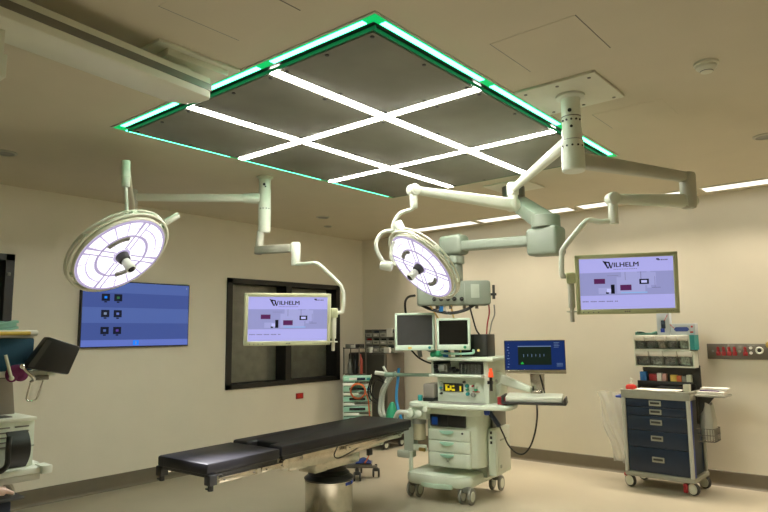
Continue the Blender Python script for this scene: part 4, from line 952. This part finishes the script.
# bag hanging in the wire basket
def bag(u, v):
    a = 2*PI*u; t_ = v
    rx = .055+.02*math.sin(PI*t_); ry = .09-.015*t_
    return (.42+rx*math.cos(a)*(1-.3*t_)+.01*math.sin(5*a), .01+ry*math.sin(a)*(1-.45*t_), .515+.33*t_+.02*math.sin(3*a)*t_)
tsolo('paper_bag', MB().sheet(bag, 24, 10, .003), mat('off_white_bag', (.50, .49, .42), .7, bump=.3), 'crumpled off white bag standing in the wire side basket of the trolley', 'bag')
def pbag(u, v):
    t_ = v; x0 = -.55-.16*t_**.8+.014*math.sin(9*t_); x1 = -.365+.01*math.sin(8*t_)
    return (x0+(x1-x0)*u, .02+.05*math.sin(6*u+3*t_)*(1-.4*t_)+.016*math.sin(17*u+9*t_), .185+.72*t_+.02*math.sin(5*u)*t_)
M_film = mat('clear_film', (.80, .79, .74), .3, var=.05, scale=8, bump=.25, alpha=.40)
tsolo('plastic_bag', MB().sheet(pbag, 40, 30), M_film, 'clear plastic waste bag hanging from the left rail of the blue trolley', 'bag', org=tw((-.45, .0, .19)))

# ------------------------------------------------------------------ service panel on the back wall
sp = thing('socket_panel', 'long grey wall panel of dark red sockets at the right edge of the back wall', 'socket panel', (-1.1, YB, 1.27))
part('plate', MB().bx(-1.635, -.55, YB-.028, YB, 1.270, 1.425, .004), M_panel, sp)
for xq in (-1.53, -1.48, -1.43, -1.38, -1.285):
    so = part('socket', MB().bx(xq-.021, xq+.021, YB-.034, YB-.027, 1.305, 1.345, .003).bx(xq-.013, xq+.013, YB-.034, YB-.027, 1.345, 1.375, .003), M_dred, sp)
    part('switch', MB().cyl((xq, YB-.034, 1.382), (xq, YB-.040, 1.382), .014, n=12), M_dred, so)
for xq in (-1.58, -1.335):
    part('indicator', MB().cyl((xq, YB-.028, 1.35), (xq, YB-.036, 1.35), .012, n=14), M_grey, sp)
for zq in (1.335, 1.385): part('push_button', MB().cyl((-1.235, YB-.028, zq), (-1.235, YB-.036, zq), .015, n=14), M_paper, sp)
part('name_strip', MB().bx(-1.265, -1.20, YB-.031, YB-.027, 1.405, 1.412), M_grey, sp)
part('round_outlet', MB().ring(.028, .009, (-1.16, YB-.032, 1.36), (0, 1, 0), 24, 8), M_white, sp)
part('round_outlet_centre', MB().cyl((-1.16, YB-.026, 1.36), (-1.16, YB-.032, 1.36), .022, n=16), M_dark, sp)
part('gas_outlet', MB().cyl((-1.06, YB-.027, 1.415), (-1.06, YB-.06, 1.415), .04, n=24, bev=.006), mat('gold_ring', (.62, .45, .12), .35, .6), sp)

# ------------------------------------------------------------------ far corner: cabinet, bin rack, bottles
cb = thing('rolling_cabinet', 'dark rolling cabinet with a brown side standing in the far corner', 'cabinet', (-5.90, 6.94, 0))
part('body', MB().bx(-6.25, -5.57, 6.725, 7.14, .12, 1.30, .008), M_cab, cb)
part('side_panel', MB().bx(-5.572, -5.556, 6.74, 7.13, .14, 1.29, .003), M_cab2, cb)
for x0, x1 in ((-6.24, -5.915), (-5.905, -5.58)):
    do = part('door', MB().bx(x0, x1, 6.705, 6.727, .15, 1.28, .004), M_cab, cb)
    hx = x1-.04 if x0 < -6 else x0+.03
    part('handle', MB().bx(hx, hx+.012, 6.685, 6.705, .72, .86, .003), M_dsteel, do)
for x_, y_ in ((-6.2, 6.76), (-5.61, 6.76), (-5.61, 7.10), (-6.2, 7.10)): caster(cb, (x_, y_, .06), .06, M_dark, M_dark, M_white, twin=False, wd=.03)
br_ = thing('parts_rack', 'small parts rack of grey bins on top of the dark corner cabinet', 'rack', (-5.80, 6.95, 1.30))
rx = [-6.06+.135*i for i in range(5)]; rz = [1.305+.105*i for i in range(4)]
f = MB()
for x_ in rx: f.bx(x_-.004, x_+.004, 6.86, 7.05, 1.30, 1.625)
for z_ in rz: f.bx(rx[0], rx[-1], 6.86, 7.05, z_-.004, z_+.004)
f.bx(rx[0], rx[-1], 7.045, 7.055, 1.30, 1.625)
part('frame', f, M_grey, br_)
fill = [M_grey, M_dred, M_panel, M_grey, M_black, M_navy, M_amber, M_black, M_grey, M_navy, M_black, M_panel]
for i in range(4):
    for j in range(3):
        b_ = part('bin', MB().prism([(6.875, rz[j]+.006), (6.86, rz[j]+.055), (6.86, rz[j]+.06), (7.04, rz[j]+.06), (7.04, rz[j]+.006)], rx[i]+.008, rx[i+1]-.008, Matrix(((0, 0, 1, 0), (1, 0, 0, 0), (0, 1, 0, 0), (0, 0, 0, 1)))), M_dull, br_)
        part('content', MB().bx(rx[i]+.02, rx[i+1]-.02, 6.88, 7.02, rz[j]+.055, rz[j]+.085, .004), fill[(i*3+j) % 12], b_)
        part('card', MB().bx(rx[i]+.04, rx[i+1]-.04, 6.858, 6.861, rz[j]+.02, rz[j]+.04), M_paper if (i+j) % 2 else M_grey, b_)
solo('notice_card', MB().bx(-5.645, -5.545, 6.846, 6.857, 1.52, 1.64), M_paper, 'white card clipped to the top right of the parts rack', 'card')
solo('notice_card', MB().bx(-5.66, -5.56, 6.80, 6.835, 1.302, 1.375), M_paper, 'white card leaning on the cabinet top below the parts rack', 'card')
solo('white_cup', MB().lathe([(.025, 0), (.032, .075), (.029, .075), (.023, .006)], (-5.90, 6.80, 1.301), n=20), M_white, 'small white cup on the cabinet top left of the leaning card', 'cup')
ws = thing('utility_stand', 'low dark wire stand of bottles left of the corner cabinet', 'stand', (-6.02, 6.58, 0))
for x_, y_ in ((-6.16, 6.52), (-5.87, 6.52), (-5.87, 6.66), (-6.16, 6.66)): part('leg', MB().cyl((x_, y_, 0), (x_, y_, 1.38), .008, n=8), M_dsteel, ws)
for z_ in (.35, 1.0, 1.36):
    part('shelf', MB().bx(-6.17, -5.86, 6.51, 6.67, z_, z_+.012, .003), M_dsteel, ws)
solo('red_bottle', MB().lathe([(.03, 0), (.03, .20), (.012, .24), (.012, .27)], (-5.89, 6.57, 1.013), n=20), mat('red_bottle_plastic', (.32, .05, .03), .4), 'slim red bottle standing on the dark utility stand', 'bottle')
solo('black_bottle', MB().lathe([(.035, 0), (.035, .15), (.014, .20), (.014, .26)], (-5.99, 6.57, 1.013), n=20), M_black, 'black bottle beside the red bottle on the utility stand', 'bottle')
solo('grey_bottle', MB().lathe([(.035, 0), (.035, .12), (.02, .16), (.02, .20)], (-6.09, 6.57, 1.013), n=20), M_grey, 'grey bottle at the wall end of the utility stand', 'bottle')
for i, (x_, h_, m_, nm) in enumerate(((-6.10, .05, M_grey, 'grey'), (-6.0, .04, M_paper, 'white'), (-5.91, .05, M_dark, 'black'))):
    solo('supply_box', MB().bx(x_-.04, x_+.04, 6.53, 6.63, 1.373, 1.373+h_, .003), m_, 'small %s box on top of the utility stand' % nm, 'box')

# tray tower on a wheeled stand
ty = math.radians(39.6)
tt = thing('tray_tower', 'tower of mint and white trays on a wheeled stand behind the operating table', 'tray tower', (-4.80, 5.30, 0), ty)
P_ = dict(parent=tt, local=True)
part('pole', MB().cyl((0, .10, .10), (0, .10, 1.10), .018, n=14), M_steel, **P_)
part('base', MB().box((0, .0, .115), (.42, .05, .03), .01).box((0, .02, .115), (.05, .40, .03), .01), M_dsteel, **P_)
part('base_tray', MB().bx(-.15, .16, -.12, .10, .135, .165, .008), M_dsteel, **P_)
for a in range(4):
    p_ = ((-.20, 0), (.20, 0), (0, -.18), (0, .21))[a]
    caster(tt, (*p_, .048), .048, M_dark, M_dark, M_grey, twin=True, wd=.018, local=True)
part('side_rail', MB().bx(-.158, -.150, -.10, .12, .58, 1.11).bx(.150, .158, -.10, .12, .58, 1.11), M_white, **P_)
for i in range(5):
    z_ = 1.045-.108*i
    t_ = part('tray', MB().bx(-.152, .152, -.12, .12, z_, z_+.055, .006), M_mint, **P_)
    part('slot', MB().bx(-.085, .09, -.125, -.118, z_+.014, z_+.042, .002), M_black if i else M_paper, t_, local=True)
    if i == 0: part('slot', MB().bx(.0, .09, -.128, -.124, z_+.014, z_+.042, .002), M_navy, t_, local=True)
    part('clip', MB().bx(.11, .145, -.13, -.118, z_+.015, z_+.04, .003), (M_teal, M_blue, M_mint, M_mint, M_navy)[i], t_, local=True)
    if i < 4:
        part('shelf', MB().bx(-.152, -.03 if i % 2 == 0 else .02, -.14, .12, z_-.040, z_-.012, .004).bx(-.152, .152, -.11, .12, z_-.043, z_-.034), M_white, **P_)
TT = ROOTM[tt]
mb = MB()
for k_ in range(3):
    mb.ring(.083-.004*k_, .006, (0.012, -.145-.008*k_, .945), (0, 1, .04*k_), 36, 6)
mb.bm.transform(TT)
solo('red_coil', mb, M_orange, 'coil of orange red cable hung on the front of the tray tower', 'cable')
mb = MB().tube([(.10, -.14, .92), (.125, -.15, .84), (.13, -.14, .76), (.145, -.13, .6), (.15, -.14, .42), (.12, -.15, .25), (.08, -.14, .18)], .007, 8); mb.bm.transform(TT)
solo('red_tube', mb, M_orange, 'thin red tube running down the right side of the tray tower', 'tube')
mb = MB().sheet(lambda u, v: (-.02+.17*u, -.14+.12*v, .18+.05*math.sin(PI*u)*math.sin(PI*v)), 10, 8, .01); mb.bm.transform(TT)
solo('blue_bundle', mb, mat('deep_blue_cloth', (.01, .03, .15), .8), 'blue bundle in the low tray at the foot of the tray tower', 'bundle')
mb = MB().bx(-.12, -.04, -.10, .02, .176, .25, .01); mb.bm.transform(TT)
solo('grey_pump', mb, M_grey, 'small grey pump box beside the blue bundle on the tower base', 'pump')

# ------------------------------------------------------------------ cart at the left edge
cy = PI/2
ec = thing('endoscopy_cart', 'cluttered pale equipment cart cut off by the left edge of the photo', 'cart', (-3.22, .95, 0), cy)
EM = ROOTM[ec]
def px(v): return .176+v*.0041+v*v*.0000055
Q_ = dict(parent=ec, local=True)
def csolo(name, mb, m, label, cat, group=None, **k):
    mb.bm.transform(EM); return solo(name, mb, m, label, cat, group, **k)
x0 = -.28
part('back_column', MB().bx(x0, x0+.10, .30, .42, .1, 1.60, .01).bx(x0-.02, .12, .36, .42, .12, .93, .01), M_dull, **Q_)
part('base', MB().bx(x0-.02, .40, -.02, .46, .12, .18, .02), M_dull, **Q_)
for p_ in ((x0+.03, .04), (.34, .04), (.34, .40), (x0+.03, .40)): caster(ec, (*p_, .06), .06, M_dark, M_dark, M_grey, local=True)
part('lower_shelf', MB().bx(x0, px(50), -.01, .42, .933, .962, .01), M_white, **Q_)
part('shelf_corner', MB().bx(px(43), px(54), -.03, .06, .928, .968, .008).bx(px(36), px(52), .1, .4, .955, .966, .004), M_white, **Q_)
part('shelf_rail', MB().bx(x0, px(44), -.005, .01, .905, .935, .004), M_dull, **Q_)
part('upper_shelf', MB().bx(x0, px(48), .0, .40, 1.385, 1.412, .008), M_white, **Q_)
part('shelf_corner', MB().bx(px(46), px(54), -.01, .05, 1.38, 1.408, .008), M_white, **Q_)
part('shelf_rail', MB().bx(px(30), px(47), -.012, .0, 1.365, 1.388, .004), M_dsteel, **Q_)
part('wire_hook', MB().tube([(px(30), -.005, 1.37), (px(26), -.005, 1.29), (px(28), -.005, 1.272), (px(34), -.005, 1.272), (px(37), -.005, 1.29), (px(42), -.005, 1.37)], .004, 8, sm=3), M_chrome, **Q_)
eb = thing('instrument_box', 'pale vented instrument box on the lower shelf of the left cart', 'instrument', EM @ V((-.02, .2, .962)), cy)
S_ = lambda mb: (mb.bm.transform(Matrix.Translation(-V((-.02, .2, .962)))), mb)[1]
part('casing', S_(MB().bx(x0+.02, px(40), .04, .38, .965, 1.178, .006)), M_mach, eb, local=True)
part('lid', S_(MB().bx(x0+.015, px(41), .03, .39, 1.176, 1.192, .004)), M_white, eb, local=True)
part('lid_recess', S_(MB().bx(x0+.03, px(22), .10, .2, 1.19, 1.195)), M_dark, eb, local=True)
part('seam', S_(MB().bx(x0+.02, px(40), .037, .042, 1.055, 1.062)), M_mach2, eb, local=True)
for cx_ in ((-22, 15), (20, 34)):
    for i in range(5):
        z_ = 1.155-.022*i
        part('vent', S_(MB().bx(px(cx_[0]), px(cx_[1]), .036, .042, z_-.006, z_, .001)), M_dsteel, eb, local=True)
def strap(u, v):
    x_ = px(6)+(px(30)-px(6))*v
    zt = 1.128
    if u < .7: return (x_-.02*(1-v)*0, -.03-.02*math.sin(PI*u/.7)+.0, zt-.155*u/.7)
    w_ = (u-.7)/.3
    return (x_-.12*w_, -.03+.0*w_, .973-.0*w_)
def band(u, v): # a broad rubber strap bowed like a hook
    a = u*1.0
    return (px(8)+(px(29)-px(8))*v, -.055+.05*(2*a-1)**2, 1.140-.165*a)
mb = MB().sheet(band, 14, 8, .010)
mb.tube([(px(9), -.03, 1.12), (px(7), -.05, 1.06), (px(7), -.05, 1.01), (px(4), -.05, .985), (px(-4), -.04, .972), (px(-30), -.03, .972)], .012, 10)
csolo('rubber_strap', mb, M_black, 'broad black rubber strap hooked over the vented instrument box', 'strap')
dp_ = thing('flat_display', 'grey flat display between the instrument box and the blue draped pile', 'display', EM @ V((-.02, .10, 1.19)), cy)
part('panel', S_(MB().prism([(x0, 1.365), (px(22), 1.365), (px(26), 1.205), (x0, 1.205)], .12, .15, Matrix(((1, 0, 0, 0), (0, 0, 1, 0), (0, 1, 0, 0), (0, 0, 0, 1))), .004).bx(x0, px(20), .118, .122, 1.36, 1.375)), mat('warm_grey_panel', (.30, .27, .23), .45), dp_, local=True).location = V((0, .10, -.228))
csolo('blue_drape', MB().bx(x0, px(35), .04, .40, 1.412, 1.565, .008), M_drape, 'dark blue draped pile on the upper shelf of the left cart', 'drape')
csolo('yellow_pack', MB().bx(x0, px(35), .05, .38, 1.566, 1.580, .004).bx(x0, px(38), .03, .30, 1.577, 1.603, .008), [M_paper], 'white wrapped pack under the mint cloths', 'pack')
csolo('yellow_tube', MB().cyl((x0, .018, 1.586), (px(28), .018, 1.588), .009, n=12), M_yellow, 'yellow tube lying along the front of the white wrapped pack', 'tube')
for i in range(3):
    f_ = lambda u, v, i=i: (x0+(px(19-2*(i % 2))-x0)*u, .06+.26*v, 1.606+.014*i+.002*math.sin(9*v+3*i)+.016*max(0, (u-.8)/.2)**2)
    csolo('mint_cloth', MB().sheet(f_, 24, 8, .011), M_mintcloth, ('bottom', 'middle', 'top')[i]+' mint cloth of the folded stack on the white wrapped pack', 'cloth', 'folded mint cloths')
# black panel seen edge on
bp_ = thing('tilted_screen', 'black slab shaped screen tilted sideways on a stalk above the left cart', 'screen', EM @ V((px(48), .02, 1.385)), cy)
S2 = lambda mb: (mb.bm.transform(Matrix.Translation(-V((px(48), .02, 1.385)))), mb)[1]
zq = lambda y_: 1.5715-(y_-337)*.00478
quad = [(px(42), zq(337)), (px(75), zq(348)), (px(64), zq(376)), (px(20), zq(367))]
part('slab', S2(MB().prism(quad, -.04, .02, Matrix(((1, 0, 0, 0), (0, 0, 1, 0), (0, 1, 0, 0), (0, 0, 0, 1))), .008)), M_black, bp_, local=True)
part('back_plate', S2(MB().prism([(px(40), zq(340)), (px(45), zq(341.5)), (px(28), zq(367)), (px(22), zq(366))], -.046, -.04, Matrix(((1, 0, 0, 0), (0, 0, 1, 0), (0, 1, 0, 0), (0, 0, 0, 1))))), M_dark, bp_, local=True)
part('stalk', S2(MB().tube([(px(16), -.05, zq(366)), (px(22), -.05, zq(372)), (px(29), -.045, zq(378)), (px(30), .0, zq(381))], .007, 8).ball((px(16), -.05, zq(365.5)), .013)), M_chrome, bp_, local=True)
mb = MB().ball((px(13), -.02, 1.412), .032, (1.4, .8, 1)).ball((px(18), -.015, 1.395), .03, (1.1, .8, 1)).ball((px(9), -.02, 1.40), .03, (1, .8, 1.2))
csolo('magenta_bundle', mb, M_magenta, 'crumpled magenta cloth bundle under the tilted black screen', 'bundle')
csolo('chrome_rod', MB().cyl((px(-2), -.055, 1.49), (px(5), -.055, 1.39), .007, n=10).ball((px(5.5), -.055, 1.385), .011), M_cream, 'pale rod leaning in front of the magenta bundle at the photo edge', 'rod')
# below the shelf
part('tube_frame', MB().tube([(x0, .02, .915), (px(5), .02, .915), (px(13), .02, .905), (px(18), .02, .88), (px(19), .02, .84)], .013, 10), M_dull, **Q_)
part('lower_tray', MB().bx(x0, px(27), -.04, .34, .835, .85, .006), M_dark, **Q_)
csolo('handpiece', MB().cyl((px(-20), -.02, .895), (px(9), -.02, .882), .024, .020, 16, .006).cyl((px(9), -.02, .882), (px(17), -.02, .865), .012, .008, 12), [M_skin], 'pink and white handpiece lying on the lowest dark tray of the left cart', 'handpiece')
csolo('blue_case', MB().bx(x0, px(17), -.01, .30, .74, .832, .01).bx(x0, px(5), -.016, -.008, .775, .81), [M_navy], 'dark blue case hanging under the lowest tray of the left cart', 'case')
csolo('black_cables', MB().tube([(px(-20), -.04, .69), (px(5), -.05, .71), (px(18), -.03, .745), (px(22), .0, .73), (px(15), .05, .69)], .014, 8).tube([(px(-10), -.06, .68), (px(10), -.06, .69), (px(30), -.03, .715), (px(33), .0, .70), (px(24), .05, .67)], .014, 8), M_black, 'black cables bundled below the dark blue case of the left cart', 'cables')

def islands(o):
    me = o.data; bm = bmesh.new(); bm.from_mesh(me); seen = set(); out = []
    for v in bm.verts:
        if v in seen: continue
        st = [v]; seen.add(v); g = []
        while st:
            q = st.pop(); g.append(q.index)
            for e_ in q.link_edges:
                w_ = e_.other_vert(q)
                if w_ not in seen: seen.add(w_); st.append(w_)
        out.append(set(g))
    if len(out) < 2: bm.free(); return
    for g in out[1:]:
        b2 = bmesh.new(); b2.from_mesh(me); b2.verts.ensure_lookup_table()
        bmesh.ops.delete(b2, geom=[v for v in b2.verts if v.index not in g], context='VERTS')
        m2 = bpy.data.meshes.new(o.name); b2.to_mesh(m2); b2.free()
        for x in me.materials: m2.materials.append(x)
        n = o.copy(); n.data = m2; C.objects.link(n)
    bm.verts.ensure_lookup_table()
    bmesh.ops.delete(bm, geom=[v for v in bm.verts if v.index not in out[0]], context='VERTS')
    bm.to_mesh(me); bm.free()
for o in list(C.objects):
    if o.type == 'MESH' and o.parent and o.name.split('.')[0] in ('screw', 'bolt', 'rim_bracket', 'inner_edge', 'type_label'): islands(o)

# ------------------------------------------------------------------ camera, world, light
cam = bpy.data.cameras.new('camera'); co = bpy.data.objects.new('camera', cam); C.objects.link(co)
cam.sensor_fit = 'HORIZONTAL'; cam.sensor_width = 36; cam.lens = 36*627.476/768; cam.clip_start = .05
rt = V((.76895, .63922, -.010748)); dn = V((-.086304, .087133, -.992451)); fw = V((-.633456, .764073, .122168))
R3 = Matrix((rt, -dn, -fw)).transposed()
co.matrix_world = Matrix.Translation((0, 0, 1.57)) @ R3.to_4x4()
bpy.context.scene.camera = co
wd = bpy.data.worlds.new('room_world'); bpy.context.scene.world = wd; wd.use_nodes = True
wd.node_tree.nodes['Background'].inputs['Color'].default_value = (.02, .018, .014, 1)
sc0 = bpy.context.scene
sc0.view_settings.view_transform = 'Standard'; sc0.view_settings.look = 'None'; sc0.view_settings.exposure = 0.0; sc0.view_settings.gamma = 1; sc0.view_settings.use_curve_mapping = False
try:
    sc0.cycles.use_denoising = True; sc0.cycles.max_bounces = 8; sc0.cycles.diffuse_bounces = 5; sc0.cycles.transparent_max_bounces = 12; sc0.cycles.sample_clamp_indirect = 4
except Exception: pass
